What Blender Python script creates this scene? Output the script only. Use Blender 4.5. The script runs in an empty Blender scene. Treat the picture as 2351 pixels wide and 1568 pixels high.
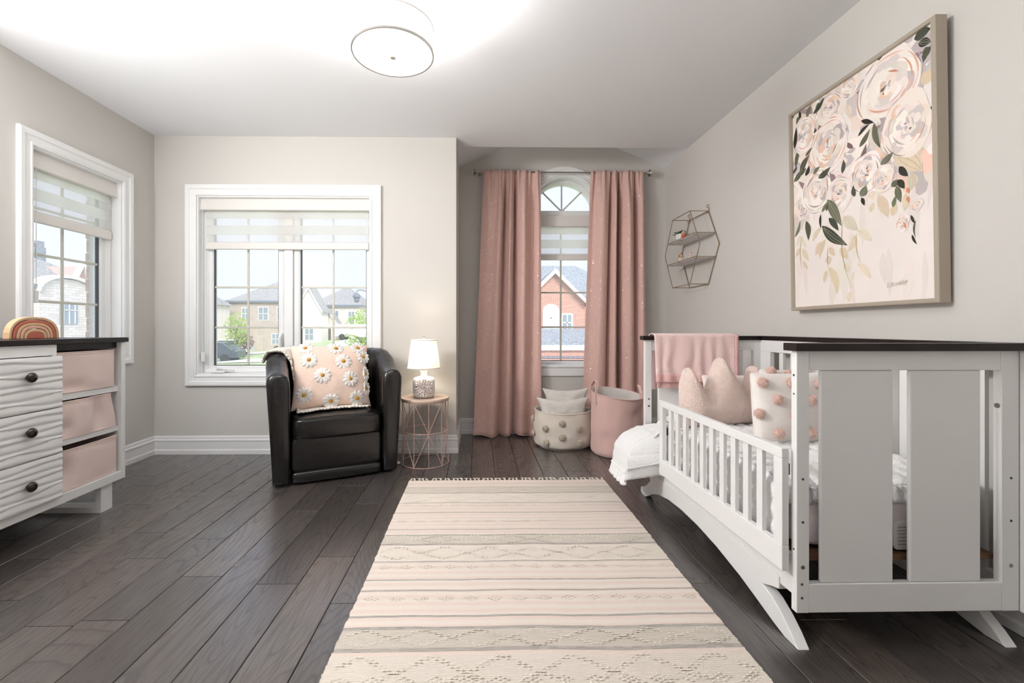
import bpy, bmesh, math, random
import numpy as np
from mathutils import Vector, Matrix, noise

SC = bpy.context.scene
COL = SC.collection
R = random.Random(7)
RN = np.random.RandomState(5)
PI = math.pi

# ------------------------------------------------------------------ camera
CAM_F, CAM_CX, CAM_CY, CAM_H, CAM_YAW = 1015.0, 1113.0, 753.0, 1.085, math.radians(0.95)
W_IMG, H_IMG = 2351.0, 1568.0
cd = bpy.data.cameras.new('camera')
cam = bpy.data.objects.new('camera', cd)
COL.objects.link(cam)
cd.sensor_fit = 'HORIZONTAL'
cd.sensor_width = 36.0
cd.lens = CAM_F / W_IMG * 36.0
cd.shift_x = (W_IMG / 2 - CAM_CX) / W_IMG
cd.shift_y = (CAM_CY - H_IMG / 2) / W_IMG
cd.clip_start = 0.02
cd.clip_end = 400
cam.location = (0, 0, CAM_H)
cam.rotation_euler = (PI / 2, 0, -CAM_YAW)
SC.camera = cam

# ------------------------------------------------------------------ view and world
SC.view_settings.view_transform = 'Standard'
SC.view_settings.look = 'None'
SC.view_settings.gamma = 1.0
SC.view_settings.use_curve_mapping = False
SC.view_settings.exposure = 0.56
world = bpy.data.worlds.new('overcast_sky')
SC.world = world
world.use_nodes = True
bg = world.node_tree.nodes['Background']
bg.inputs['Color'].default_value = (0.76, 0.80, 1.0, 1)
bg.inputs['Strength'].default_value = 0.98
sd = bpy.data.lights.new('sun', 'SUN')  # added sun lamp, brightens the houses outside under the overcast sky
sd.energy = 2.3
sd.angle = math.radians(25)
sd.color = (1.0, 0.98, 0.95)
sun = bpy.data.objects.new('sun', sd)
COL.objects.link(sun)
sun.location = (3, -8, 14)
sun.rotation_euler = Vector((-0.35, 0.75, -0.6)).to_track_quat('-Z', 'Y').to_euler()

# added fill light, out of frame on the left, bounced off the ceiling
fd_ = bpy.data.lights.new('bounce_fill', 'AREA')
fd_.shape = 'RECTANGLE'; fd_.size = 1.2; fd_.size_y = 1.2
fd_.energy = 50
fd_.color = (1.0, 1.0, 1.0)
fill = bpy.data.objects.new('bounce_fill', fd_)
COL.objects.link(fill)
fill.location = (-1.95, 0.30, 1.05)
fill.rotation_euler = Vector((0.15, 0.10, 1.0)).to_track_quat('-Z', 'Y').to_euler()

# added soft key light high on the left wall, outside the camera's view
kd_ = bpy.data.lights.new('soft_key', 'AREA')
kd_.shape = 'RECTANGLE'; kd_.size = 0.75; kd_.size_y = 0.45
kd_.energy = 50
kd_.color = (1.0, 1.0, 1.0)
key = bpy.data.objects.new('soft_key', kd_)
COL.objects.link(key)
key.location = (-2.66, 1.46, 2.44)
key.rotation_euler = Vector((1.0, 0.10, -0.10)).to_track_quat('-Z', 'Y').to_euler()

LAMP_DOWN = 1.6     # ceiling drum: diffuser
LAMP_SIDE = 0.26      # ceiling drum: linen side
LAMP_UP = 58.0       # ceiling drum: open top
TABLE_LAMP = 2.3

# ------------------------------------------------------------------ colour and material helpers
def S(r, g, b):
    f = lambda c: (c / 255 / 12.92) if c / 255 <= 0.04045 else ((c / 255 + 0.055) / 1.055) ** 2.4
    return (f(r), f(g), f(b), 1.0)

class NT:
    def __init__(s, name):
        s.m = bpy.data.materials.new(name)
        s.m.use_nodes = True
        s.t = s.m.node_tree
        s.t.nodes.clear()
        s.out = s.t.nodes.new('ShaderNodeOutputMaterial')
    def n(s, typ, **kw):
        nd = s.t.nodes.new('ShaderNode' + typ)
        for k, v in kw.items():
            if k in nd.inputs:
                nd.inputs[k].default_value = v
            else:
                setattr(nd, k, v)
        return nd
    def l(s, a, b):
        s.t.links.new(a, b)
    def math(s, op, a, b=None):
        nd = s.t.nodes.new('ShaderNodeMath')
        nd.operation = op
        for i, v in enumerate((a, b)):
            if v is None: continue
            if hasattr(v, 'is_linked'): s.l(v, nd.inputs[i])
            else: nd.inputs[i].default_value = v
        return nd.outputs[0]
    def ramp(s, fac, stops):
        nd = s.t.nodes.new('ShaderNodeValToRGB')
        el = nd.color_ramp.elements
        while len(el) < len(stops): el.new(0.5)
        for e, (p, c) in zip(el, stops):
            e.position = p
            e.color = c if hasattr(c, '__len__') else (c, c, c, 1)
        s.l(fac, nd.inputs[0])
        return nd.outputs[0]
    def mix(s, fac, a, b, mode='MIX'):
        nd = s.t.nodes.new('ShaderNodeMix')
        nd.data_type = 'RGBA'
        nd.blend_type = mode
        for i, v in ((0, fac), (6, a), (7, b)):
            if hasattr(v, 'is_linked'): s.l(v, nd.inputs[i])
            else: nd.inputs[i].default_value = v
        return nd.outputs[2]

def mat(name, col, rough=0.5, metal=0.0, spec=0.5, bump=None, var=None, sheen=0.0, coat=0.0, trans=0.0, stretch=(1, 1, 1)):
    """plain principled surface with optional noise relief bump=(scale, strength, detail) and colour variation var=(amount, scale)"""
    k = NT(name)
    p = k.n('BsdfPrincipled')
    p.inputs['Base Color'].default_value = col
    p.inputs['Roughness'].default_value = rough
    p.inputs['Metallic'].default_value = metal
    p.inputs['Specular IOR Level'].default_value = spec
    if sheen:
        p.inputs['Sheen Weight'].default_value = sheen
        p.inputs['Sheen Roughness'].default_value = 0.5
    if coat: p.inputs['Coat Weight'].default_value = coat
    tc = None
    if bump or var:
        tc = k.n('TexCoord')
        mp = k.n('Mapping')
        mp.inputs['Scale'].default_value = stretch
        k.l(tc.outputs['Object'], mp.inputs[0])
    if var:
        nz = k.n('TexNoise', Scale=var[1], Detail=3.0)
        k.l(mp.outputs[0], nz.inputs['Vector'])
        a = var[0]
        c1 = tuple(min(1, c * (1 + a)) for c in col[:3]) + (1,)
        c0 = tuple(c * (1 - a) for c in col[:3]) + (1,)
        k.l(k.ramp(nz.outputs['Fac'], [(0.3, c0), (0.7, c1)]), p.inputs['Base Color'])
    if bump:
        nz = k.n('TexNoise', Scale=bump[0], Detail=bump[2] if len(bump) > 2 else 2.0)
        k.l(mp.outputs[0], nz.inputs['Vector'])
        b = k.n('Bump', Strength=bump[1], Distance=0.01)
        k.l(nz.outputs['Fac'], b.inputs['Height'])
        k.l(b.outputs[0], p.inputs['Normal'])
    surf = p.outputs[0]
    if trans:
        tr = k.n('BsdfTranslucent', Color=col)
        mx = k.n('MixShader', Fac=trans)
        k.l(surf, mx.inputs[1]); k.l(tr.outputs[0], mx.inputs[2])
        surf = mx.outputs[0]
    k.l(surf, k.out.inputs[0])
    return k.m

def emat(name, col, strength):
    k = NT(name)
    e = k.n('Emission', Color=col, Strength=strength)
    k.l(e.outputs[0], k.out.inputs[0])
    return k.m

def attr_mat(name, rough=0.8, bump=None, wave=None):
    k = NT(name)
    p = k.n('BsdfPrincipled', Roughness=rough)
    p.inputs['Specular IOR Level'].default_value = 0.2
    a = k.n('VertexColor', layer_name='Col')
    k.l(a.outputs[0], p.inputs['Base Color'])
    if bump:
        tc = k.n('TexCoord')
        mp = k.n('Mapping')
        mp.inputs['Scale'].default_value = bump[2]
        k.l(tc.outputs['Object'], mp.inputs[0])
        nz = k.n('TexNoise', Scale=bump[0], Detail=2.0)
        k.l(mp.outputs[0], nz.inputs['Vector'])
        b = k.n('Bump', Strength=bump[1], Distance=0.006)
        k.l(nz.outputs['Fac'], b.inputs['Height'])
        k.l(b.outputs[0], p.inputs['Normal'])
    k.l(p.outputs[0], k.out.inputs[0])
    return k.m

# ------------------------------------------------------------------ mesh builder
class MB:
    def __init__(s):
        s.V = []; s.F = []; s.C = []
    def add(s, vs, fs, col=None):
        b = len(s.V)
        s.V.extend([tuple(map(float, v)) for v in vs])
        for f in fs: s.F.append(tuple(i + b for i in f))
        if col is not None: s.C.extend([col] * len(fs))
        return s
    def box(s, x0, x1, y0, y1, z0, z1):
        vs = [(x0, y0, z0), (x1, y0, z0), (x1, y1, z0), (x0, y1, z0), (x0, y0, z1), (x1, y0, z1), (x1, y1, z1), (x0, y1, z1)]
        return s.add(vs, [(0, 3, 2, 1), (4, 5, 6, 7), (0, 1, 5, 4), (1, 2, 6, 5), (2, 3, 7, 6), (3, 0, 4, 7)])
    def grid(s, P, cu=False, cv=False, flip=False, col=None):
        """P: array nu x nv x 3"""
        P = np.asarray(P, float)
        nu, nv = P.shape[:2]
        fs = []
        for i in range(nu if cu else nu - 1):
            for j in range(nv if cv else nv - 1):
                a = i * nv + j; b = ((i + 1) % nu) * nv + j
                c = ((i + 1) % nu) * nv + (j + 1) % nv; d = i * nv + (j + 1) % nv
                fs.append((a, d, c, b) if flip else (a, b, c, d))
        return s.add(P.reshape(-1, 3), fs, col)
    def tube(s, pts, r, n=8, closed=False, caps=True):
        pts = [Vector(p) for p in pts]
        m = len(pts)
        rr = r if hasattr(r, '__len__') else [r] * m
        rings = []
        ref = None
        for i, p in enumerate(pts):
            a = pts[(i - 1) % m] if (closed or i > 0) else p
            b = pts[(i + 1) % m] if (closed or i < m - 1) else p
            t = (b - a).normalized()
            if ref is None:
                ref = Vector((0, 0, 1)) if abs(t.z) < 0.9 else Vector((1, 0, 0))
            u = (ref - t * ref.dot(t)).normalized()
            ref = u
            w = t.cross(u)
            rings.append([p + (u * math.cos(2 * PI * k / n) + w * math.sin(2 * PI * k / n)) * rr[i] for k in range(n)])
        s.grid([[tuple(v) for v in q] for q in rings], cu=closed, cv=True)
        if caps and not closed:
            b = len(s.V) - m * n
            s.F.append(tuple(b + k for k in range(n)))
            s.F.append(tuple(b + (m - 1) * n + n - 1 - k for k in range(n)))
        return s
    def lathe(s, prof, c=(0, 0, 0), n=32, axis='z'):
        P = []
        for k in range(n):
            a = 2 * PI * k / n
            row = []
            for r, h in prof:
                q = (r * math.cos(a), r * math.sin(a), h)
                if axis == 'x': q = (h, q[0], q[1])
                if axis == 'y': q = (q[1], h, q[0])
                row.append((q[0] + c[0], q[1] + c[1], q[2] + c[2]))
            P.append(row)
        return s.grid(P, cu=True)
    def sphere(s, c, r, nu=12, nv=8, sc=(1, 1, 1)):
        P = [[(c[0] + sc[0] * r * math.sin(PI * j / nv) * math.cos(2 * PI * i / nu), c[1] + sc[1] * r * math.sin(PI * j / nv) * math.sin(2 * PI * i / nu), c[2] + sc[2] * r * math.cos(PI * j / nv)) for j in range(nv + 1)] for i in range(nu)]
        return s.grid(P, cu=True)
    def prism(s, poly, a0, a1, axis='x'):
        """poly: 2d outline in the two other axes (y,z | x,z | x,y)"""
        def q(p, a):
            return {'x': (a, p[0], p[1]), 'y': (p[0], a, p[1]), 'z': (p[0], p[1], a)}[axis]
        n = len(poly)
        vs = [q(p, a0) for p in poly] + [q(p, a1) for p in poly]
        fs = [tuple(range(n))[::-1], tuple(range(n, 2 * n))]
        for i in range(n):
            j = (i + 1) % n
            fs.append((i, j, n + j, n + i))
        return s.add(vs, fs)
    def rbox(s, c, h, e=0.3, n=20, fn=None):
        """rounded (superquadric) cushion of half sizes h"""
        sg = lambda v, p: math.copysign(abs(v) ** p, v)
        P = []
        for i in range(2 * n):
            a = 2 * PI * i / (2 * n)
            row = []
            for j in range(n + 1):
                b = PI * j / n - PI / 2
                q = [h[0] * sg(math.cos(b), e) * sg(math.cos(a), e), h[1] * sg(math.cos(b), e) * sg(math.sin(a), e), h[2] * sg(math.sin(b), e)]
                if fn: q = fn(q)
                row.append((q[0] + c[0], q[1] + c[1], q[2] + c[2]))
            P.append(row)
        return s.grid(P, cu=True)
    def sweep(s, path, nors, n, prof, closed=True):
        """profile (o, d): o along the in-plane normal, d along n"""
        n = Vector(n)
        P = [[tuple(Vector(p) + Vector(q) * o + n * d) for o, d in prof] for p, q in zip(path, nors)]
        return s.grid(P, cu=closed, cv=True)
    def blades(s, pts, dirs, ln, w, col=None, jit=0.5):
        for p, d in zip(pts, dirs):
            d = Vector(d); p = Vector(p)
            d = (d + Vector((R.gauss(0, jit), R.gauss(0, jit), R.gauss(0, jit)))).normalized()
            t = d.orthogonal().normalized()
            t.rotate(Matrix.Rotation(R.random() * 6.28, 3, d))
            L = ln * R.uniform(0.7, 1.2)
            s.add([p - t * w, p + t * w, p + d * L * 0.6 + t * w, p + d * L * 0.6 - t * w, p + d * L], [(0, 1, 2, 3), (3, 2, 4)], col)
        return s
    def xf(s, M, start=0):
        s.V[start:] = [tuple(M @ Vector(v)) for v in s.V[start:]]
        return s

WM = {}
def link(o, parent, kind=None, label=None):
    COL.objects.link(o)
    if parent is not None:
        o.parent = parent
        pm = WM.get(parent.name, Matrix.Identity(4))
        o.matrix_parent_inverse = pm.inverted()
    WM[o.name] = Matrix.Translation(o.location)
    if kind: o['kind'] = kind
    if label: o['label'] = label
    return o

def mesh_of(name, mb, m, smooth=False, angle=40):
    me = bpy.data.meshes.new(name)
    me.from_pydata(mb.V, [], mb.F)
    bm = bmesh.new(); bm.from_mesh(me)
    if not mb.C: bmesh.ops.recalc_face_normals(bm, faces=bm.faces)
    bm.to_mesh(me); bm.free()
    if mb.C:
        ca = me.color_attributes.new('Col', 'FLOAT_COLOR', 'CORNER')
        buf = []
        for f, c in zip(mb.F, mb.C):
            buf.extend(list(c) * len(f))
        ca.data.foreach_set('color', buf)
    if m: me.materials.append(m)
    if smooth:
        me.polygons.foreach_set('use_smooth', [True] * len(me.polygons))
        if angle < 180: me.set_sharp_from_angle(angle=math.radians(angle))
    return me

def obj(name, mb, m, parent=None, bevel=0, smooth=False, angle=40, kind=None, label=None, seg=2):
    me = mesh_of(name, mb, m, smooth, angle)
    o = bpy.data.objects.new(name, me)
    link(o, parent, kind, label)
    if bevel:
        b = o.modifiers.new('bevel', 'BEVEL')
        b.width = bevel; b.segments = seg; b.limit_method = 'ANGLE'; b.angle_limit = math.radians(50)
    return o

def inst(name, me, loc, parent, rot=None, scale=None):
    o = bpy.data.objects.new(name, me)
    o.location = loc
    if rot: o.rotation_euler = rot
    if scale: o.scale = scale
    return link(o, parent)

def thing(name, label, cat, loc, group=None):
    o = bpy.data.objects.new(name, None)
    o.empty_display_size = 0.05
    o.location = loc
    link(o, None)
    o['label'] = label; o['category'] = cat
    if group: o['group'] = group
    return o

def tag(o, label, cat, group=None):
    o['label'] = label; o['category'] = cat
    if group: o['group'] = group
    return o

def struct(name, mb, m, parent=None, label=None, **kw):
    o = obj(name, mb, m, parent, **kw)
    if parent is None:
        o['kind'] = 'structure'
    if label: o['label'] = label
    return o

def frame_of(o, right, up):
    r = Vector(right).normalized(); u = Vector(up); u = (u - r * u.dot(r)).normalized(); n = r.cross(u)
    M = Matrix((r, u, n)).transposed().to_4x4()
    M.translation = Vector(o)
    return M

def fnoise(x, y, z=0.0):
    return noise.noise(Vector((x, y, z)))

def pillow_grid(w, h, t, n=26, pinch=0.05, wr=0.006, seed=0.0, p=0.42):
    """front and back sheets of a stuffed cushion, local x right, y up, z front"""
    def side(sg):
        P = []
        for i in range(n + 1):
            u = -math.cos(PI * i / n) * 0.5 + (2 * i / n - 1) * 0.5
            row = []
            for j in range(n + 1):
                v = -math.cos(PI * j / n) * 0.5 + (2 * j / n - 1) * 0.5
                x = w / 2 * u * (1 - pinch * (1 - v * v) * abs(u))
                y = h / 2 * v * (1 - pinch * (1 - u * u) * abs(v))
                q = max(0, (1 - u * u) * (1 - v * v))
                z = t / 2 * q ** p
                z += wr * q ** 0.3 * (fnoise(x * 9, y * 14, seed) + 0.5 * fnoise(x * 25, y * 25, seed + 3)) if q > 0 else 0
                row.append((x, y, sg * z))
            P.append(row)
        return np.array(P)
    return side(1), side(-1)

def pillow(w, h, t, M, **kw):
    mb = MB()
    a, b = pillow_grid(w, h, t, **kw)
    mb.grid(a); mb.grid(b, flip=True)
    mb.xf(M)
    return mb, a

def pill_pt(a, u, v, M, off=0.0):
    n = a.shape[0] - 1
    tgt = None
    # nearest grid point on the front sheet for unit coordinates u, v
    xs = a[:, n // 2, 0]; ys = a[n // 2, :, 1]
    x = xs[0] + u * (xs[-1] - xs[0]); y = ys[0] + v * (ys[-1] - ys[0])
    i = int(np.argmin(abs(xs - x))); j = int(np.argmin(abs(ys - y)))
    i = min(max(i, 1), n - 1); j = min(max(j, 1), n - 1)
    du = Vector(a[i + 1, j] - a[i - 1, j]); dv = Vector(a[i, j + 1] - a[i, j - 1])
    nn = du.cross(dv).normalized()
    p = Vector((x, y, a[i, j, 2])) + nn * off
    return M @ p, (M.to_3x3() @ nn).normalized()

# ------------------------------------------------------------------ materials
M = {}
M['wall'] = mat('wall_paint', S(208, 204, 198), 0.75, spec=0.25, bump=(220, 0.03, 2))
M['ceiling'] = mat('ceiling_paint', S(236, 236, 238), 0.9, spec=0.1)
M['trim'] = mat('trim_paint', S(238, 237, 236), 0.35, spec=0.4)
M['vinyl'] = mat('window_vinyl', S(236, 236, 235), 0.35, spec=0.4)
M['grille'] = mat('grille_bar', S(205, 202, 190), 0.4)
M['spacer'] = mat('dark_spacer', S(70, 72, 74), 0.5)
M['white'] = mat('white_lacquer', S(237, 236, 234), 0.32, spec=0.5, bump=(60, 0.015, 2))
M['crib'] = mat('crib_paint', S(232, 231, 229), 0.38, spec=0.4, bump=(90, 0.02, 2))
M['espresso'] = mat('espresso_wood', S(30, 20, 19), 0.35, spec=0.3, var=(0.5, 9), stretch=(1, 8, 8))
M['knob'] = mat('espresso_lacquer', S(34, 20, 18), 0.14, spec=0.6)
M['chrome'] = mat('satin_nickel', S(176, 170, 162), 0.25, metal=1.0)
M['steel'] = mat('screw_steel', S(150, 150, 148), 0.35, metal=1.0)
M['dark'] = mat('dark_hole', S(78, 74, 71), 0.8)
M['blackmetal'] = mat('black_bracket', S(30, 30, 30), 0.5)
M['blind'] = mat('blind_fabric', S(248, 247, 245), 0.8, trans=0.70, bump=(300, 0.05, 2))
M['valance'] = mat('blind_valance', S(226, 221, 216), 0.6)
M['plastic'] = mat('white_plastic', S(240, 240, 238), 0.35)

def sheer_mat():
    k = NT('sheer_fabric')
    t = k.n('BsdfTransparent')
    d = k.n('BsdfTranslucent', Color=S(245, 244, 242))
    d2 = k.n('BsdfDiffuse', Color=S(245, 244, 242))
    a = k.n('MixShader', Fac=0.5); k.l(d.outputs[0], a.inputs[1]); k.l(d2.outputs[0], a.inputs[2])
    b = k.n('MixShader', Fac=0.42); k.l(t.outputs[0], b.inputs[1]); k.l(a.outputs[0], b.inputs[2])
    k.l(b.outputs[0], k.out.inputs[0])
    return k.m
M['sheer'] = sheer_mat()

def glass_mat():
    """clear pane, rain specked on the outside"""
    k = NT('rain_specked_glass')
    t = k.n('BsdfTransparent', Color=(0.97, 0.98, 0.98, 1))
    g = k.n('BsdfGlossy', Roughness=0.02)
    lw = k.n('LayerWeight', Blend=0.5)
    fr = k.math('ADD', k.math('MULTIPLY', k.math('POWER', lw.outputs['Facing'], 5.0), .8), .04)
    a = k.n('MixShader'); k.l(fr, a.inputs[0]); k.l(t.outputs[0], a.inputs[1]); k.l(g.outputs[0], a.inputs[2])
    tc = k.n('TexCoord')
    v = k.n('TexVoronoi', Scale=70.0, Randomness=1.0)
    k.l(tc.outputs['Object'], v.inputs['Vector'])
    nz = k.n('TexNoise', Scale=3.0, Detail=1.0)
    k.l(tc.outputs['Object'], nz.inputs['Vector'])
    th = k.math('MULTIPLY', nz.outputs['Fac'], 0.5)
    th = k.math('SUBTRACT', th, 0.12)
    dr = k.math('LESS_THAN', v.outputs['Distance'], th)
    film = k.math('ADD', k.math('MULTIPLY', dr, 0.22), 0.07)
    w = k.n('BsdfTranslucent', Color=S(235, 238, 242))
    b = k.n('MixShader'); k.l(film, b.inputs[0]); k.l(a.outputs[0], b.inputs[1]); k.l(w.outputs[0], b.inputs[2])
    k.l(b.outputs[0], k.out.inputs[0])
    return k.m
M['glass'] = glass_mat()

def plank_mat():
    k = NT('stained_oak')
    p = k.n('BsdfPrincipled')
    tc = k.n('TexCoord'); oi = k.n('ObjectInfo')
    off = k.n('VectorMath', operation='SCALE'); off.inputs[3].default_value = 37.0
    cmb = k.n('CombineXYZ'); k.l(oi.outputs['Random'], cmb.inputs[0]); k.l(oi.outputs['Random'], cmb.inputs[1]); k.l(oi.outputs['Random'], cmb.inputs[2])
    k.l(cmb.outputs[0], off.inputs[0])
    ad = k.n('VectorMath', operation='ADD'); k.l(tc.outputs['Object'], ad.inputs[0]); k.l(off.outputs[0], ad.inputs[1])
    mp = k.n('Mapping'); mp.inputs['Scale'].default_value = (1.0, 0.13, 1.0); k.l(ad.outputs[0], mp.inputs[0])
    nz = k.n('TexNoise', Scale=5.0, Detail=1.0, Roughness=0.4); k.l(mp.outputs[0], nz.inputs['Vector'])
    rings = k.math('FRACT', k.math('MULTIPLY', nz.outputs['Fac'], 34.0))
    fine = k.n('TexNoise', Scale=60.0, Detail=3.0); mp2 = k.n('Mapping'); mp2.inputs['Scale'].default_value = (3.0, 0.12, 1.0)
    k.l(ad.outputs[0], mp2.inputs[0]); k.l(mp2.outputs[0], fine.inputs['Vector'])
    line = k.ramp(rings, [(0.0, 0.0), (0.16, 0.75), (0.45, 1.0), (0.9, 0.9), (1.0, 0.0)])
    pores = k.ramp(fine.outputs['Fac'], [(0.36, 0.25), (0.56, 1.0)])
    grain = k.math('MULTIPLY', line, pores)
    base = k.ramp(oi.outputs['Random'], [(0.0, S(62, 55, 52)), (0.3, S(82, 74, 70)), (0.55, S(70, 65, 63)), (0.8, S(90, 80, 73)), (1.0, S(76, 71, 69))])
    dk = k.mix(1.0, base, (0.42, 0.41, 0.41, 1), 'MULTIPLY')
    k.l(k.mix(grain, dk, base), p.inputs['Base Color'])
    rg = k.math('SUBTRACT', 0.52, k.math('MULTIPLY', grain, 0.22))
    k.l(rg, p.inputs['Roughness'])
    p.inputs['Specular IOR Level'].default_value = 0.6; p.inputs['Coat Weight'].default_value = 0.7; p.inputs['Coat Roughness'].default_value = 0.22; p.inputs['Coat IOR'].default_value = 1.75
    b = k.n('Bump', Strength=0.25, Distance=0.002); k.l(grain, b.inputs['Height']); k.l(b.outputs[0], p.inputs['Normal'])
    k.l(p.outputs[0], k.out.inputs[0])
    return k.m
M['plank'] = plank_mat()
M['subfloor'] = mat('subfloor', S(30, 27, 26), 0.9)

# ------------------------------------------------------------------ room shell
XL, XR, YB, YA, XA, YR, ZC = -2.78, 1.935, 3.85, 4.55, -0.185, -2.2, 2.74
YV = 4.04   # the flat ceiling ends here, the alcove vault begins
LW = (2.80, 3.505, 0.895, 2.225)       # left window opening (y0, y1, z0, z1)
BW = (-2.416, -0.925, 0.68, 2.225)     # back window opening (x0, x1, z0, z1)
AW = (0.54, 1.27, 0.69, 2.29)          # arched opening; half round above z1
AC, AR = 0.905, 0.365

fl = MB(); fl.box(XL - .2, XR + .2, YR - .2, YB + .1, -0.06, -0.012); fl.box(XA - .1, XR + .2, YB + .1, YA + .2, -0.06, -0.012)
floor = struct('floor', fl, M['subfloor'], label='dark stained oak plank floor')
PW = 0.178
joints = {-6: [2.375], -5: [2.108, 1.634, 3.363, 2.959], -4: [2.299, 1.664, 2.959], -3: [1.951, 3.3], -1: [1.888, 3.058], -8: [2.753, 2.11], -7: [2.972, 1.793], -9: [3.078],
          -10: [3.287, 2.3], -11: [3.412], 1: [1.751, 2.383], 0: [2.108, 2.74], -2: [2.644], 9: [1.864, 3.009], 10: [2.4], 5: [3.343], 7: [3.6], 3: [3.5]}
for k in range(-12, 16):
    x0 = -0.759 + k * PW; x1 = x0 + PW
    xa, xb = max(x0, XL), min(x1, XR)
    if xb - xa < 0.01: continue
    ymax = YA if xa > XA - 0.02 else YB
    if xa < XA < xb and xa < XA - 0.02: ymax = YB
    js = sorted(joints.get(k, []))
    y = YR; cuts = []
    first = js[0] if js else ymax + 1
    while first - y > 1.7 or (not js and ymax - y > 1.7):
        y += R.uniform(0.75, 1.35)
        if y > min(first - 0.4, ymax - 0.35): break
        cuts.append(y)
        if not js and ymax - y < 0.9: break
    cuts += js
    y = cuts[-1] if cuts else YR
    while ymax - y > 1.5:
        y += R.uniform(0.6, 1.2)
        if ymax - y < 0.35: break
        cuts.append(y)
    ys = [YR] + [c for c in cuts if YR < c < ymax] + [ymax]
    for a, b in zip(ys, ys[1:]):
        e, c = 0.0012, 0.0020
        x_a, x_b, y_a, y_b = xa + e, xb - e, a + e, b - e
        zt = R.uniform(-0.0003, 0.0)
        vs = [(x_a, y_a, -.012), (x_b, y_a, -.012), (x_b, y_b, -.012), (x_a, y_b, -.012), (x_a, y_a, zt - c), (x_b, y_a, zt - c), (x_b, y_b, zt - c), (x_a, y_b, zt - c),
              (x_a + c, y_a + .0009, zt), (x_b - c, y_a + .0009, zt), (x_b - c, y_b - .0009, zt), (x_a + c, y_b - .0009, zt)]
        pm = MB().add(vs, [(0, 3, 2, 1), (0, 1, 5, 4), (1, 2, 6, 5), (2, 3, 7, 6), (3, 0, 4, 7), (4, 5, 9, 8), (5, 6, 10, 9), (6, 7, 11, 10), (7, 4, 8, 11), (8, 9, 10, 11)])
        obj('plank', pm, M['plank'], floor)
    if ymax == YB and xb > XA + .01:
        pm = MB(); pm.box(XA + .001, xb - .001, YB + .001, YA, -.012, -.0004); obj('plank', pm, M['plank'], floor)

def wall_open(name, x0, x1, z0, z1, op, d0, d1, axis):
    """wall slab with one rectangular opening; axis 'x': runs along x, depth y"""
    m = MB()
    def b(a0, a1, c0, c1):
        if a1 - a0 < 1e-4 or c1 - c0 < 1e-4: return
        if axis == 'x': m.box(a0, a1, d0, d1, c0, c1)
        else: m.box(d0, d1, a0, a1, c0, c1)
    if op:
        b(x0, op[0], z0, z1); b(op[1], x1, z0, z1); b(op[0], op[1], z0, op[2]); b(op[0], op[1], op[3], z1)
    else: b(x0, x1, z0, z1)
    return struct(name, m, M['wall'])
wall_open('wall_left', YR - .2, YB + .2, -.06, ZC + .1, LW, XL - .25, XL, 'y')['label'] = 'greige painted wall with the narrow window above the dresser'
wall_open('wall_back', XL, XA, -.06, ZC + .1, BW, YB, YB + .2, 'x')['label'] = 'greige painted wall with the wide window behind the armchair'
wall_open('wall_right', YR - .2, YA + .2, -.06, ZC + .1, None, XR, XR + .2, 'y')['label'] = 'greige painted wall behind the crib'
wall_open('wall_rear', XL, XR, -.06, ZC + .1, None, YR - .2, YR, 'x')
wall_open('wall_alcove_side', YB + .2, YA, -.06, ZC + .1, None, XA - .2, XA, 'y')['label'] = 'short greige wall returning into the curtained alcove'
am = MB()
am.box(XA - .2, AW[0], YA, YA + .2, -.06, 3.3); am.box(AW[1], XR, YA, YA + .2, -.06, 3.3); am.box(AW[0], AW[1], YA, YA + .2, -.06, AW[2])
arc = [(AC - AR * math.cos(PI * i / 24), AW[3] + AR * math.sin(PI * i / 24)) for i in range(25)]
am.prism(arc + [(AW[1], 3.3), (AW[0], 3.3)], YA, YA + .2, 'y')
struct('wall_alcove', am, M['wall'], label='shaded greige alcove wall with the arched window')
cm = MB()
cm.box(XL - .25, XR + .2, YR - .2, YB, ZC, ZC + .1); cm.box(XA, XR + .2, YB, YV, ZC, ZC + .1)
xm = (XA + XR) / 2; zp = ZC + (xm - XA) * 0.42
cm.prism([(XA, ZC), (xm, zp), (xm, zp + .1), (XA, ZC + .1)], YV, YA, 'y'); cm.prism([(xm, zp), (XR, ZC), (XR, ZC + .1), (xm, zp + .1)], YV, YA, 'y')
cm.prism([(XA, ZC + .1), (XR, ZC + .1), (xm, zp + .1)], YV - .05, YV, 'y')
struct('ceiling', cm, M['ceiling'], label='white ceiling that opens into a small vault over the alcove')

# baseboards: one moulded profile run along each wall
BP = [(0, 0), (0.018, 0), (0.018, 0.033), (0.013, 0.045), (0.013, 0.108), (0.017, 0.113), (0.017, 0.124), (0.010, 0.130), (0.010, 0.146), (0.006, 0.157), (0, 0.157)]
def baseboard(name, p0, p1, nrm, e0=0, e1=0):
    p0, p1, nrm = Vector(p0), Vector(p1), Vector(nrm)
    t = (p1 - p0).normalized()
    P = [[tuple(p0 - t * (d * e0) + nrm * d + Vector((0, 0, z))) for d, z in BP], [tuple(p1 + t * (d * e1) + nrm * d + Vector((0, 0, z))) for d, z in BP]]
    m = MB(); m.grid(P, cv=True)
    n = len(BP); m.F.append(tuple(range(n))); m.F.append(tuple(range(n, 2 * n))[::-1])
    return struct(name, m, M['trim'])
baseboard('baseboard_left', (XL, YR, 0), (XL, YB, 0), (1, 0, 0), 0, -1)
baseboard('baseboard_back', (XL, YB, 0), (XA, YB, 0), (0, -1, 0), -1, 1)
baseboard('baseboard_alcove_side', (XA, YB, 0), (XA, YA, 0), (1, 0, 0), 1, -1)
baseboard('baseboard_alcove', (XA, YA, 0), (XR, YA, 0), (0, -1, 0), -1, -1)
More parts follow.
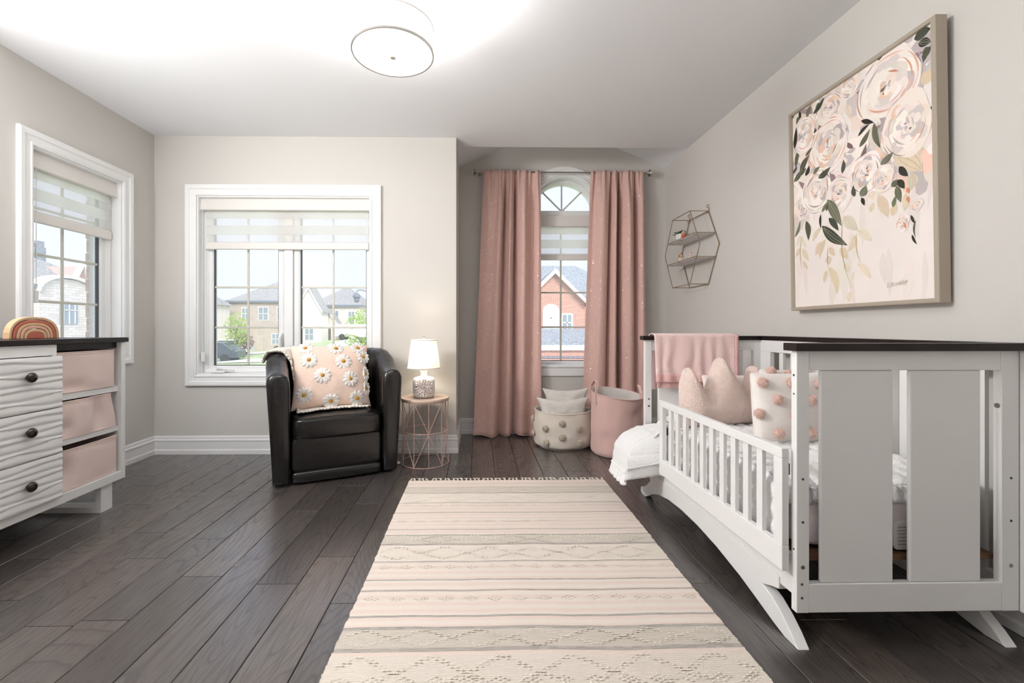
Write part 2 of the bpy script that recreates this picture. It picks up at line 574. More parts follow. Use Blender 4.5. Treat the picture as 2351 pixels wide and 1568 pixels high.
baseboard('baseboard_right', (XR, YR, 0), (XR, YA, 0), (-1, 0, 0), 0, -1)

# ------------------------------------------------------------------ windows (local: a along the wall, d towards the room, z up)
MBACK = Matrix(((1, 0, 0, 0), (0, -1, 0, YB), (0, 0, 1, 0), (0, 0, 0, 1)))
MLEFT = Matrix(((0, 1, 0, XL), (1, 0, 0, 0), (0, 0, 1, 0), (0, 0, 0, 1)))
MALC = Matrix(((1, 0, 0, 0), (0, -1, 0, YA), (0, 0, 1, 0), (0, 0, 0, 1)))
CASE = [(0, 0), (0, .016), (.012, .020), (.018, .014), (.05, .017), (.058, .024), (.082, .026), (.092, .022), (.092, 0)]
def rect_path(a0, a1, z0, z1):
    return ([(a0, 0, z0), (a1, 0, z0), (a1, 0, z1), (a0, 0, z1)], [(-1, 0, -1), (1, 0, -1), (1, 0, 1), (-1, 0, 1)])
def rsweep(a0, a1, z0, z1, prof, MX):
    m = MB(); p, n = rect_path(a0, a1, z0, z1); m.sweep(p, n, (0, 1, 0), prof); return m.xf(MX)
def bxM(MX, *b):
    m = MB(); m.box(*b); return m.xf(MX)
def casement(name, label, MX, op, glasses, sill=False):
    w = struct(name, rsweep(op[0], op[1], op[2], op[3], CASE, MX), M['trim'], label=label)
    obj('jamb', rsweep(*op, [(-.012, -.17), (0, -.17), (0, .002), (-.012, .002)], MX), M['vinyl'], w)
    obj('frame', rsweep(*op, [(-.05, -.165), (-.012, -.165), (-.012, -.075), (-.022, -.07), (-.05, -.085)], MX), M['vinyl'], w)
    for g in glasses:
        a0, a1, z0, z1, va, hz = g
        sh = obj('sash', rsweep(a0, a1, z0, z1, [(0, -.15), (.055, -.15), (.055, -.095), (.046, -.088), (.012, -.092), (0, -.10)], MX), M['vinyl'], w)
        obj('gasket', rsweep(a0, a1, z0, z1, [(-.006, -.128), (.001, -.128), (.001, -.104), (-.006, -.106)], MX), M['spacer'], sh)
        las = [a0] + va + [a1]; lzs = [z0] + hz + [z1]
        for i in range(len(las) - 1):
            for j in range(len(lzs) - 1):
                obj('pane', bxM(MX, las[i] + .001, las[i + 1] - .001, -.126, -.122, lzs[j] + .001, lzs[j + 1] - .001), M['glass'], sh)
        for a in va: obj('muntin', bxM(MX, a - .009, a + .009, -.1215, -.110, z0, z1), M['grille'], sh, bevel=.003)
        for z in hz: obj('muntin', bxM(MX, a0, a1, -.120, -.1085, z - .009, z + .009), M['grille'], sh, bevel=.003)
    return w
w1 = casement('window_1', 'narrow white casement window above the dresser', MLEFT, LW, [(2.875, 3.416, 0.975, 2.16, [3.131], [1.261, 1.567, 1.873])])
w2 = casement('window_2', 'wide white two sash window behind the armchair', MBACK, BW,
              [(-2.332, -1.763, 0.752, 2.155, [-2.036], [1.089, 1.446, 1.803]), (-1.57, -0.986, 0.752, 2.155, [-1.284], [1.089, 1.446, 1.803])])
obj('mullion', bxM(MBACK, -1.705, -1.628, -.16, -.075, BW[2] + .01, BW[3] - .01), M['vinyl'], w2, bevel=.006)
# crank at the foot of the left sash, latch on the mullion, screen clip
cr = MB(); cr.box(-2.33, -2.20, -.085, -.03, .695, .712); cr.xf(MBACK)
ck = obj('crank_handle', cr, M['plastic'], w2, bevel=.006)
cr = MB(); cr.tube([(-2.28, -.055, .71), (-2.25, -.03, .735), (-2.18, -.02, .728), (-2.11, -.02, .718)], [.012, .012, .009, .007], 8); cr.sphere((-2.27, -.05, .74), .012); cr.xf(MBACK)
obj('crank_arm', cr, M['plastic'], ck, smooth=True)
lt = MB(); lt.tube([(-1.735, -.07, 1.02), (-1.73, -.045, 1.0), (-1.728, -.04, .92), (-1.735, -.055, .87)], [.010, .011, .011, .007], 8); lt.box(-1.75, -1.72, -.088, -.07, .88, 1.04); lt.xf(MBACK)
obj('latch', lt, M['plastic'], w2, smooth=True)
cl = MB(); cl.tube([(-1.77, -.10, .90), (-1.80, -.10, .893), (-1.80, -.10, .915), (-1.77, -.10, .922)], .004, 6); cl.xf(MBACK)
obj('screen_clip', cl, M['blackmetal'], w2)

# arched window: one casing over jambs and half round
def arch_path(c, r, z0, zs, n=24):
    p = [(c - r, 0, z0)] + [(c - r * math.cos(PI * i / n), 0, zs + r * math.sin(PI * i / n)) for i in range(n + 1)] + [(c + r, 0, z0)]
    q = [(-1, 0, 0)] + [(-math.cos(PI * i / n), 0, math.sin(PI * i / n)) for i in range(n + 1)] + [(1, 0, 0)]
    return p, q
p, q = arch_path(AC, AR, AW[2], AW[3])
m = MB(); m.sweep(p, q, (0, 1, 0), CASE, closed=False); m.xf(MALC)
w3 = struct('window_3', m, M['trim'], label='tall arched white window between the pink curtains')
obj('stool', bxM(MALC, AW[0] - .09, AW[1] + .09, -.17, .03, AW[2] - .012, AW[2] + .012), M['trim'], w3, bevel=.005)
obj('apron', bxM(MALC, AW[0] - .08, AW[1] + .08, 0, .02, AW[2] - .10, AW[2] - .012), M['trim'], w3, bevel=.006)
m = MB(); m.sweep(p, q, (0, 1, 0), [(-.012, -.19), (0, -.19), (0, .002), (-.012, .002)], closed=False); m.xf(MALC)
obj('jamb', m, M['vinyl'], w3, smooth=True)
m = MB(); m.sweep(p, q, (0, 1, 0), [(-.05, -.19), (-.012, -.19), (-.012, -.10), (-.03, -.095), (-.05, -.12)], closed=False); m.xf(MALC)
obj('frame', m, M['vinyl'], w3, smooth=True)
obj('transom', bxM(MALC, AW[0] + .02, AW[1] - .02, -.19, -.10, 2.268, 2.322), M['vinyl'], w3, bevel=.006)
gc, gr, gz = .895, .318, 2.322
fan = [(gc - gr * math.cos(PI * i / 24), gz + gr * math.sin(PI * i / 24)) for i in range(25)]
angs = [0, 45, 90, 135, 180]
sh = obj('arched_sash', MB().sweep(*arch_path(gc, gr - .004, gz, gz + .001), (0, 1, 0), [(-.002, -.165), (.012, -.165), (.012, -.13), (-.002, -.13)], closed=False).xf(MALC), M['grille'], w3)
for a, b in zip(angs, angs[1:]):
    poly = [(gc, gz)] + [(gc - gr * math.cos(math.radians(a + (b - a) * i / 6)), gz + gr * math.sin(math.radians(a + (b - a) * i / 6))) for i in range(7)]
    m = MB(); m.prism(poly, -.152, -.148, 'y'); m.xf(MALC)
    obj('pane', m, M['glass'], sh)
for a in angs[1:-1]:
    d = (math.cos(math.radians(a)), math.sin(math.radians(a)))
    m = MB(); m.tube([(gc + d[0] * .008, -.142, gz + d[1] * .008), (gc + d[0] * gr, -.142, gz + d[1] * gr)], .009, 6); m.xf(MALC)
    obj('muntin', m, M['grille'], sh)
gl = (0.592, 1.188, 0.735, 2.25)
sh = obj('sash', rsweep(*gl, [(0, -.175), (.04, -.175), (.04, -.12), (.01, -.115), (0, -.13)], MALC), M['vinyl'], w3)
obj('gasket', rsweep(*gl, [(-.006, -.155), (.001, -.155), (.001, -.133), (-.006, -.135)], MALC), M['spacer'], sh)
hz = [1.094, 1.461, 1.828]
lz = [gl[2]] + hz + [gl[3]]
for a0, a1 in ((gl[0], .886), (.886, gl[1])):
    for z0, z1 in zip(lz, lz[1:]):
        obj('pane', bxM(MALC, a0 + .001, a1 - .001, -.152, -.148, z0 + .001, z1 - .001), M['glass'], sh)
obj('muntin', bxM(MALC, .877, .895, -.147, -.136, gl[2], gl[3]), M['grille'], sh, bevel=.003)
for z in hz: obj('muntin', bxM(MALC, gl[0], gl[1], -.146, -.135, z - .009, z + .009), M['grille'], sh, bevel=.003)

# ------------------------------------------------------------------ zebra blinds
def blind(label, MX, a0, a1, z, d0, chain_a, chain_len, loc):
    """z: list of heights: top of cassette, bottom of cassette, then band limits, rail top, rail bottom"""
    t = thing('zebra_blind', label, 'blind', loc, 'zebra roller blinds')
    cs = MB(); cs.prism([(d0 - .075, z[0]), (d0, z[0]), (d0 + .012, z[1] + .006), (d0 + .008, z[1]), (d0 - .075, z[1])], a0, a1, 'x'); cs.xf(MX)
    obj('cassette', cs, M['valance'], t, bevel=.003)
    for e0, e1 in ((a0 - .008, a0), (a1, a1 + .008)):
        m = MB(); m.prism([(d0 - .077, z[0] + .002), (d0 + .002, z[0] + .002), (d0 + .016, z[1] + .004), (d0 + .010, z[1] - .006), (d0 - .02, z[1] - .014), (d0 - .077, z[1] - .002)], e0, e1, 'x'); m.xf(MX)
        obj('end_cap', m, M['plastic'], t)
    bands = z[1:-2]
    b0, b1 = a0 + .03, a1 - .015
    for i, (zt, zb) in enumerate(zip(bands, bands[1:] + [z[-2]])):
        op = i % 2 == 0
        obj('fabric_band' if op else 'sheer_band', bxM(MX, b0, b1, d0 - .032, d0 - .030, zb, zt), M['blind'] if op else M['sheer'], t)
    obj('bottom_rail', bxM(MX, b0 - .008, b1 + .004, d0 - .045, d0 - .020, z[-1], z[-2]), M['valance'], t, bevel=.008)
    for s in (-.012, .006):
        m = MB(); m.tube([(chain_a, d0 + s, z[1]), (chain_a, d0 + s, z[1] - chain_len)], .0022, 5); m.xf(MX)
        obj('bead_chain', m, M['plastic'], t)
    m = MB(); m.box(chain_a - .013, chain_a + .013, d0 - .018, d0 + .012, z[1] - chain_len - .075, z[1] - chain_len + .005); m.xf(MX)
    obj('chain_tensioner', m, M['plastic'], t, bevel=.006)
    return t
blind('white zebra blind at the narrow window above the dresser', MLEFT, 2.825, 3.49, [2.222, 2.10, 2.045, 1.985, 1.905, 1.84, 1.832, 1.765], -.035, 2.862, .78, (-2.83, 3.15, 2.1))
blind('white zebra blind at the wide window behind the armchair', MBACK, -2.40, -0.945, [2.217, 2.108, 2.043, 1.983, 1.903, 1.840, 1.836, 1.772], -.03, -2.385, 1.24, (-1.67, 3.88, 2.1))
blind('white zebra blind under the half round of the arched window', MALC, .557, 1.255, [2.262, 2.146, 2.071, 2.012, 1.925, 1.868, 1.858, 1.797], -.06, 1.235, 1.0, (.9, 4.6, 2.1))

# ------------------------------------------------------------------ outside
M['lawn'] = mat('lawn', S(182, 198, 146), 0.9, var=(0.25, 1.2))
M['asphalt'] = mat('asphalt', S(190, 190, 192), 0.85, var=(0.1, 3))
M['concrete'] = mat('concrete_drive', S(222, 220, 216), 0.85, var=(0.06, 3))
M['roof'] = mat('shingle_roof', S(170, 169, 166), 0.9, var=(0.4, 8), stretch=(1, 1, 3))
M['roof2'] = mat('blue_shingle_roof', S(160, 166, 172), 0.9, var=(0.35, 9), stretch=(1, 1, 3))
M['stucco'] = mat('taupe_stucco', S(196, 182, 170), 0.9, var=(0.08, 2))
M['palestone'] = mat('pale_stone', S(232, 224, 210), 0.9, var=(0.1, 3), stretch=(1, 1, 4))
M['housewhite'] = mat('white_stucco', S(242, 236, 226), 0.9)
M['winglass'] = mat('house_window_glass', S(150, 164, 170), 0.1, spec=0.8)
M['winwhite'] = mat('bright_window_blind', S(235, 238, 235), 0.4)
M['leaf'] = mat('spring_leaf', S(176, 208, 96), 0.7, trans=0.4, var=(0.2, 3))
M['leafred'] = mat('plum_leaf', S(150, 120, 112), 0.7, trans=0.3, var=(0.2, 3))
M['bark'] = mat('bark', S(120, 104, 92), 0.9)
M['carpaint'] = mat('white_car_paint', S(245, 246, 248), 0.2, coat=0.6)
M['cardark'] = mat('dark_car_paint', S(70, 82, 92), 0.2, coat=0.6)
M['tyre'] = mat('tyre', S(50, 50, 52), 0.8)
M['lampmetal'] = mat('street_lamp_metal', S(130, 138, 148), 0.5)
M['door'] = mat('house_door', S(110, 104, 98), 0.5)

def brick_mat(name, c1, c2, mortar, sc, w, h, ms=0.012, swap='xz'):
    k = NT(name)
    p = k.n('BsdfPrincipled', Roughness=0.9)
    tc = k.n('TexCoord'); sx = k.n('SeparateXYZ'); cb = k.n('CombineXYZ')
    k.l(tc.outputs['Object'], sx.inputs[0])
    k.l(k.math('ADD', sx.outputs[0], sx.outputs[1]), cb.inputs[0]); k.l(sx.outputs[2], cb.inputs[1])
    b = k.n('TexBrick', Color1=c1, Color2=c2, Mortar=mortar, Scale=sc)
    b.inputs['Mortar Size'].default_value = ms; b.inputs['Brick Width'].default_value = w; b.inputs['Row Height'].default_value = h
    k.l(cb.outputs[0], b.inputs['Vector'])
    k.l(b.outputs[0], p.inputs['Base Color'])
    k.l(p.outputs[0], k.out.inputs[0])
    return k.m
M['brick'] = brick_mat('orange_brick', S(212, 150, 124), S(198, 132, 108), S(224, 200, 186), 1.0, .24, .075, .01)
M['stonewall'] = brick_mat('coursed_stone', S(240, 236, 226), S(222, 214, 200), S(206, 200, 190), 1.0, .42, .14, .012)
M['quoin'] = mat('pink_brick', S(206, 178, 168), 0.9, var=(0.12, 30))
M['mortar'] = mat('mortar', S(232, 228, 222), 0.9)

def terr(x, y):
    k = min(1, max(0, (x + 20.5) / 5.0)); k = k * k * (3 - 2 * k)
    j = min(1, max(0, (y - 30) / 14.0))
    return -1.5 + 1.35 * k * j - (2.0 if y < 12 else 0)
gm = MB()
gxs = np.linspace(-90, 60, 61); gys = np.concatenate([np.linspace(5.2, 70, 50), [130]])
gm.grid([[(x, y, terr(x, y)) for y in gys] for x in gxs])
gm.box(-90, -4, -20, 5.2, -3.6, -3.5)
struct('ground', gm, M['lawn'], smooth=True, label='bright green lawn across the street')
rd = MB(); rd.grid([[(x, y, terr(x, y) + .03) for y in np.linspace(17, 27.5, 6)] for x in np.linspace(-80, 50, 40)])
struct('road', rd, M['asphalt'], smooth=True, label='pale wet street between the lawns')
dv = MB()
for x0, x1 in ((-23.4, -21.5), (-13.6, -11.6)):
    dv.grid([[(x, y, terr(x, y) + .05) for y in np.linspace(27.5, 49, 8)] for x in (x0, x1)])
dv.grid([[(x, y, terr(x, y) + .04) for y in (31.5, 33.2)] for x in np.linspace(-80, 50, 40)])
struct('pavement', dv, M['concrete'], label='pale concrete drives and walk')

def house(name, label, ox, oy, oz, ang, W, D, Hh, roof, rh, mw, mr, wins=(), over=0.3, trim=True, loc=None):
    """local x along the front, y into the house; the front faces -y"""
    MX = Matrix.Translation((ox, oy, oz)) @ Matrix.Rotation(ang, 4, 'Z')
    t = thing(name, label, 'house', (ox, oy, oz))
    b = MB(); b.box(0, W, 0, D, 0, Hh)
    if roof == 'gable': b.prism([(0, Hh), (W, Hh), (W / 2, Hh + rh)], 0.0, D, 'y')
    b.xf(MX)
    wl = obj('walls', b, mw, t)
    r = MB(); o = over
    if roof == 'gable':
        s = rh / (W / 2)
        for sg in (-1, 1):
            xe = W / 2 + sg * (W / 2 + o); ze = Hh - s * o
            r.prism([(xe, ze), (W / 2, Hh + rh), (W / 2, Hh + rh + .16), (xe, ze + .16)], -o, D + o, 'y')
        if trim:
            f = MB()
            for sg in (-1, 1):
                xe = W / 2 + sg * (W / 2 + o); ze = Hh - s * o
                f.prism([(xe, ze - .08), (W / 2, Hh + rh - .12), (W / 2, Hh + rh + .16), (xe, ze + .16)], -o - .06, -o, 'y')
            f.xf(MX); obj('bargeboard', f, M['housewhite'], t)
    else:
        k = min(D / 2, W / 2.2)
        vs = [(-o, -o, Hh), (W + o, -o, Hh), (W + o, D + o, Hh), (-o, D + o, Hh), (k, D / 2, Hh + rh), (W - k, D / 2, Hh + rh)]
        r.add(vs, [(0, 1, 5, 4), (1, 2, 5), (2, 3, 4, 5), (3, 0, 4), (0, 3, 2, 1)])
        g = MB(); g.box(-o, W + o, -o - .05, -o + .05, Hh - .15, Hh + .05); g.xf(MX); obj('eaves_trim', g, M['lampmetal'], t)
    r.xf(MX); obj('roof', r, mr, t)
    for wx, wz, ww, wh, kind in wins:
        f = MB(); c = .09
        if kind == 'arch':
            n = 10
            pl = [(wx - ww / 2, wz)] + [(wx - ww / 2 * math.cos(PI * i / n), wz + wh - ww / 2 + ww / 2 * math.sin(PI * i / n)) for i in range(n + 1)] + [(wx + ww / 2, wz)]
            po = [(wx + (x - wx) * (1 + 2 * c / ww), z + (c if z > wz + .01 else -c)) for x, z in pl]
        else:
            pl = [(wx - ww / 2, wz), (wx - ww / 2, wz + wh), (wx + ww / 2, wz + wh), (wx + ww / 2, wz)]
            po = [(wx - ww / 2 - c, wz - c), (wx - ww / 2 - c, wz + wh + c), (wx + ww / 2 + c, wz + wh + c), (wx + ww / 2 + c, wz - c)]
        if kind == 'door':
            d = MB(); d.prism(pl, -.06, .02, 'y'); d.xf(MX); obj('door', d, M['door'], t); continue
        if kind == 'garage':
            d = MB(); d.prism(pl, -.04, .02, 'y'); d.xf(MX); obj('garage_door', d, M['stucco'], t); continue
        f.prism(po, -.05, .03, 'y'); f.xf(MX)
        fo = obj('window', f, M['housewhite'], t)
        g = MB(); g.prism(pl, -.07, -.05, 'y'); g.xf(MX)
        po_ = obj('pane', g, M['winwhite'] if kind in ('arch',) else M['winglass'], fo)
        bar = MB(); bar.box(wx - .03, wx + .03, -.09, -.07, wz, wz + wh); bar.box(wx - ww / 2, wx + ww / 2, -.09, -.07, wz + wh * .5 - .03, wz + wh * .5 + .03); bar.xf(MX)
        obj('glazing_bar', bar, M['housewhite'], fo)
    return t, MX

# seen through the arched window: brick gable with a garage roof below it
t, MX = house('brick_house', 'orange brick gable house outside the arched window', 2.55, 24, -4.0, 0, 3.3, 6.0, 6.5, 'gable', 1.65, M['brick'], M['roof2'],
      [(1.45, 4.95, .72, 1.35, 'arch'), (2.32, 4.95, .46, .85, 'sq'), (.58, 4.95, .46, .85, 'sq')], over=.22)
m = MB(); m.add([(-4, 4, 6.6), (9, 4, 6.6), (9, 12, 6.6), (-4, 12, 6.6), (-1.5, 7.0, 9.45), (4.3, 7.0, 9.45)], [(0, 1, 5, 4), (1, 2, 5), (2, 3, 4, 5), (3, 0, 4), (0, 3, 2, 1)]); m.xf(MX)
obj('main_roof', m, M['roof2'], t)
m = MB(); m.box(-3.5, 8.5, 4.1, 12, 0, 6.6); m.xf(MX); obj('rear_walls', m, M['brick'], t)
m = MB(); m.prism([(-2.6, 4.45), (-.1, 5.05), (-.1, 4.4), (-2.6, 4.2)], -1.5, 6, 'x'); m.xf(MX); obj('garage_roof', m, M['roof2'], t)
m = MB(); m.box(-1.5, 6, -2.65, -2.55, 4.0, 4.25); m.xf(MX); obj('fascia', m, M['housewhite'], t)
m = MB(); m.box(-1.3, 5.8, -2.5, 0, 0, 4.2); m.xf(MX); obj('garage_walls', m, M['brick'], t)
for z in (3.62, 3.3, 2.9):
    m = MB(); m.box(-1.4, 5.9, -2.56, -2.5, z, z + .09); m.xf(MX); obj('brick_band', m, M['lampmetal'], t)

# seen through the wide window
house('taupe_house', 'taupe two storey house with a grey hip roof beyond the lawn', -28.0, 50.2, -1.5, 0, 8.9, 8, 5.6, 'hip', 2.7, M['stucco'], M['roof'],
      [(1.9, 3.6, .7, 1.2, 'sq'), (3.9, 3.5, 1.0, 1.4, 'sq'), (6.0, 3.5, 1.0, 1.4, 'sq'), (2.6, 0, 2.6, 2.3, 'garage'), (5.3, .8, .8, 1.1, 'sq'), (8.2, 3.5, .9, 1.4, 'sq'), (6.6, 0, .9, 2.1, 'door')])
house('white_gable_house', 'narrow white gabled house front in the right hand sash', -18.3, 45, -1.0, 0, 2.5, 2.1, 3.9, 'gable', 2.2, M['housewhite'], M['roof'],
      [(1.2, 3.0, .6, 1.2, 'arch'), (1.3, .9, .8, 1.1, 'sq')], over=.18)
house('stone_house', 'pale stone house with a tall grey roof behind the street lamp', -18.4, 49.4, -.6, 0, 5.4, 8, 4.2, 'hip', 2.35, M['palestone'], M['roof'],
      [(2.6, 2.3, .7, 1.3, 'sq'), (4.4, 2.3, .6, 1.2, 'sq'), (2.1, 0, .8, 1.9, 'door')])
house('stone_entry', 'small pale stone gabled entry in front of the tall roof house', -17.0, 47.5, -.4, 0, 2.0, 1.4, 1.9, 'gable', 1.5, M['palestone'], M['roof'], [(1.0, 0, .7, 1.7, 'door')], over=.12)
house('cream_house', 'cream house with a pair of windows at the right sash edge', -16.6, 60, -.2, 0, 9, 8, 3.9, 'hip', 2.5, M['housewhite'], M['roof'],
      [(1.0, 1.9, .4, .9, 'sq'), (2.6, 1.6, 1.1, 1.5, 'arch'), (5.5, 1.6, 1.1, 1.5, 'sq')])
house('corner_house', 'white house with a sloping grey roof at the left sash edge', -33.2, 43, -1.5, 0, 6.0, 6.0, 5.0, 'hip', 2.5, M['housewhite'], M['roof'],
      [(5.2, 3.2, .5, 1.1, 'sq'), (3.0, 3.2, .8, 1.2, 'sq')])
# seen through the narrow left window
t, MX = house('courtyard_house', 'pale coursed stone house outside the narrow window', -22.0, 17.0, -4.0, PI / 2, 11.0, 9, 7.2, 'hip', 2.8, M['stonewall'], M['roof'],
      [(1.5, 5.4, .9, 1.3, 'sq'), (3.6, 4.6, .8, 1.2, 'sq'), (9.6, 5.2, .9, 1.3, 'sq')], over=.35)
m = MB()
pts = [(5.1, 3.0), (8.2, 3.0), (8.2, 6.9)] + [(6.65 + 1.55 * math.cos(PI * i / 12), 6.9 + .75 * math.sin(PI * i / 12)) for i in range(1, 12)] + [(5.1, 6.9)]
m.prism(pts, -.45, .1, 'y'); m.prism([(5.1, 0), (8.2, 0), (8.2, 3.02), (5.1, 3.02)], -.45, .1, 'y'); m.xf(MX); obj('curved_bay', m, M['stonewall'], t)
m = MB()
a_ = [(6.65 + 1.6 * math.cos(PI * i / 12), 6.9 + .8 * math.sin(PI * i / 12)) for i in range(13)]; b_ = [(6.65 + 1.6 * math.cos(PI * i / 12), 7.05 + .8 * math.sin(PI * i / 12)) for i in range(13)]
m.prism(a_ + b_[::-1], -.6, .1, 'y'); m.xf(MX); obj('curved_cornice', m, M['housewhite'], t)
n = 10
pl = [(6.15, 5.3)] + [(6.65 - .5 * math.cos(PI * i / n), 6.25 + .22 * math.sin(PI * i / n)) for i in range(n + 1)] + [(7.15, 5.3)]
m = MB(); m.prism(pl, -.5, -.44, 'y'); m.xf(MX); wn = obj('arched_window', m, M['winglass'], t)
for x in (6.32, 6.65, 6.98):
    m = MB(); m.box(x - .02, x + .02, -.53, -.5, 5.3, 6.4); m.xf(MX); obj('glazing_bar', m, M['housewhite'], wn)
m = MB(); m.box(6.15, 7.15, -.53, -.5, 6.0, 6.05); m.xf(MX); obj('glazing_bar', m, M['housewhite'], wn)
m = MB(); m.prism([(7.45, 7.6), (8.35, 7.6), (7.9, 8.5)], 0.0, 2, 'y'); m.xf(MX); obj('brick_gable', m, M['quoin'], t)
m = MB()
for sg in (-1, 1): m.prism([(7.9 + sg * .50, 7.55), (7.9, 8.52), (7.9, 8.70), (7.9 + sg * .66, 7.55)], -.2, .1, 'y')
m.xf(MX); obj('gable_bargeboard', m, M['housewhite'], t)
for x in (8.3, 8.95):
    m = MB(); m.box(x - .2, x + .2, 3.2, 3.8, 8.6, 10.1); m.box(x - .25, x + .25, 3.15, 3.85, 8.2, 9.75); m.xf(MX); obj('chimney', m, M['roof2'], t)
m = MB(); m.tube([(4.9, -.3, 7.1), (4.9, -.1, 6.7), (4.9, -.1, 4.2)], .06, 6); m.xf(MX); obj('downpipe', m, M['lampmetal'], t)

# brick reveal outside the narrow window
pr = struct('exterior_pier', MB().box(-3.115, -3.035, 3.575, 3.80, .7, 2.4), M['mortar'], label='pink brick reveal outside the narrow window')
bk = MB(); bk.box(-.034, .034, 0, .05, -.044, .044)
bme = mesh_of('brick', bk, M['quoin'])
for i in range(15):
    inst('brick', bme, (-3.073 + (.004 if i % 2 else -.003), 3.560, .80 + .104 * i), pr)

def tree(name, label, x, y, h, cr, m_leaf, n=700):
    z = terr(x, y)
    t = thing(name, label, 'tree', (x, y, z))
    b = MB(); b.tube([(x, y, z), (x + .05, y, z + h * .4), (x, y, z + h * .75)], [.09, .07, .03], 7)
    for k in range(6):
        a = k * 1.1; b.tube([(x, y, z + h * (.35 + .06 * k)), (x + cr * .7 * math.cos(a), y + cr * .7 * math.sin(a), z + h * (.55 + .06 * k))], [.04, .015], 5)
    obj('trunk', b, M['bark'], t)
    f = MB()
    for k in range(n):
        d = Vector((R.gauss(0, 1), R.gauss(0, 1), R.gauss(0, 1))).normalized() * cr * R.random() ** .45
        p = Vector((x, y, z + h * .68)) + Vector((d.x, d.y, d.z * 1.35 * h * .32 / cr))
        s = R.uniform(.05, .10); u = Vector((R.gauss(0, 1), R.gauss(0, 1), R.gauss(0, 1))).normalized(); v = u.orthogonal().normalized()
        f.add([p - u * s, p + v * s * .6, p + u * s, p - v * s * .6], [(0, 1, 2, 3)])
    o = obj('foliage', f, m_leaf, t, kind='stuff')
    return t
tree('young_tree', 'young yellow green tree in front of the taupe house', -18.9, 35, 3.4, .9, M['leaf'])
tree('plum_shrub', 'low plum coloured shrub beside the taupe house drive', -19.9, 38, 2.0, .8, M['leafred'])
tree('leafy_tree', 'leafy bright green tree at the right edge of the wide window', -6.9, 26.5, 3.3, 1.05, M['leaf'], 1200)

def car(name, label, x, y, ang, m_body):
    z = terr(x, y)
    MX = Matrix.Translation((x, y, z)) @ Matrix.Rotation(ang, 4, 'Z')
    t = thing(name, label, 'car', (x, y, z))
    b = MB()
    prof = [(-2.2, .35), (-2.2, .85), (-1.9, .95), (-1.0, 1.0), (-.5, 1.5), (1.2, 1.52), (1.9, 1.0), (2.2, .9), (2.2, .35)]
    b.prism(prof, -.85, .85, 'y'); b.xf(MX); obj('body', b, m_body, t, bevel=.08)
    for sg in (-1, 1):
        g = MB(); g.prism([(-.85, 1.02), (-.45, 1.42), (1.1, 1.44), (1.6, 1.02)], sg * .86 - .01, sg * .86 + .01, 'y'); g.xf(MX); obj('side_window', g, M['cardark'], t)
        for wx in (-1.35, 1.35):
            w = MB(); w.lathe([(0, -.1), (.32, -.1), (.32, .1), (0, .1)], (wx, sg * .78, .32), 16, 'y'); w.xf(MX); obj('wheel', w, M['tyre'], t)
    return t
car('parked_car', 'white car parked by the lawn of the taupe house', -23.6, 42, .2, M['carpaint'])
car('parked_car', 'white car on the drive beside the leafy tree', -12.6, 46.5, .05, M['carpaint'])
car('parked_car', 'dark car at the lower left of the wide window', -20.0, 33.5, .1, M['cardark'])

lx, ly = -7.42, 30.0; lz_ = terr(lx, ly)
t = thing('street_lamp', 'grey street lamp with a lantern hung from a curved arm', 'street lamp', (lx, ly, lz_))
m = MB(); m.tube([(lx, ly, lz_), (lx, ly, 4.2)], [.09, .05], 10); obj('pole', m, M['lampmetal'], t)
m = MB(); m.tube([(lx - .75 * math.sin(a), ly, 3.52 + .35 * math.sin(a * 1.9) * .5 - a * .05) for a in np.linspace(0, 1.45, 9)], .035, 6); obj('arm', m, M['lampmetal'], t)
m = MB(); m.lathe([(0, .32), (.12, .26), (.26, .1), (.28, .0), (.2, -.02), (.16, -.3), (.1, -.36), (0, -.36)], (lx - .74, ly, 3.17), 14); obj('lantern', m, M['lampmetal'], t)

# ------------------------------------------------------------------ ceiling lamp
LC = (-0.400, 2.103)
M['linen'] = None
def shade_mat(name, col, strength):
    k = NT(name)
    e = k.n('Emission', Color=col, Strength=strength)
    d = k.n('BsdfDiffuse', Color=(.7, .7, .7, 1))
    a = k.n('AddShader'); k.l(e.outputs[0], a.inputs[0]); k.l(d.outputs[0], a.inputs[1])
    k.l(a.outputs[0], k.out.inputs[0])
    return k.m
WARM = (1.0, .985, .965, 1)
cl = thing('ceiling_lamp', 'white drum ceiling lamp, glowing, with a nickel finial', 'ceiling lamp', (LC[0], LC[1], ZC))
ZB, ZT, LR = 2.385, 2.507, .19
m = MB(); m.lathe([(LR, ZB), (LR, ZT), (LR - .004, ZT), (LR - .004, ZB)], (LC[0], LC[1], 0), 64)
obj('drum_shade', m, shade_mat('glowing_linen', WARM, LAMP_SIDE), cl, smooth=True)
m = MB(); m.lathe([(0, ZB + .008), (LR - .006, ZB + .008), (LR - .006, ZB + .004), (0, ZB + .004)], (LC[0], LC[1], 0), 64)
obj('diffuser', m, shade_mat('glowing_diffuser', WARM, LAMP_DOWN), cl)
m = MB(); m.lathe([(0, ZT - .03), (LR - .008, ZT - .03), (LR - .008, ZT - .034), (0, ZT - .034)], (LC[0], LC[1], 0), 48)
obj('bulb_tray', m, shade_mat('glowing_bulbs', WARM, LAMP_UP), cl)
for z in (ZB, ZT):
    m = MB(); m.lathe([(LR + .002, z - .0035), (LR + .002, z + .0035), (LR - .005, z + .0035), (LR - .005, z - .0035)], (LC[0], LC[1], 0), 64)
    obj('rim', m, M['chrome'], cl, smooth=True)
a = math.radians(171)
m = MB(); m.tube([(LC[0] + (LR + .001) * math.cos(a), LC[1] - (LR + .001) * math.sin(a), ZB), (LC[0] + (LR + .001) * math.cos(a), LC[1] - (LR + .001) * math.sin(a), ZT)], .0016, 5)
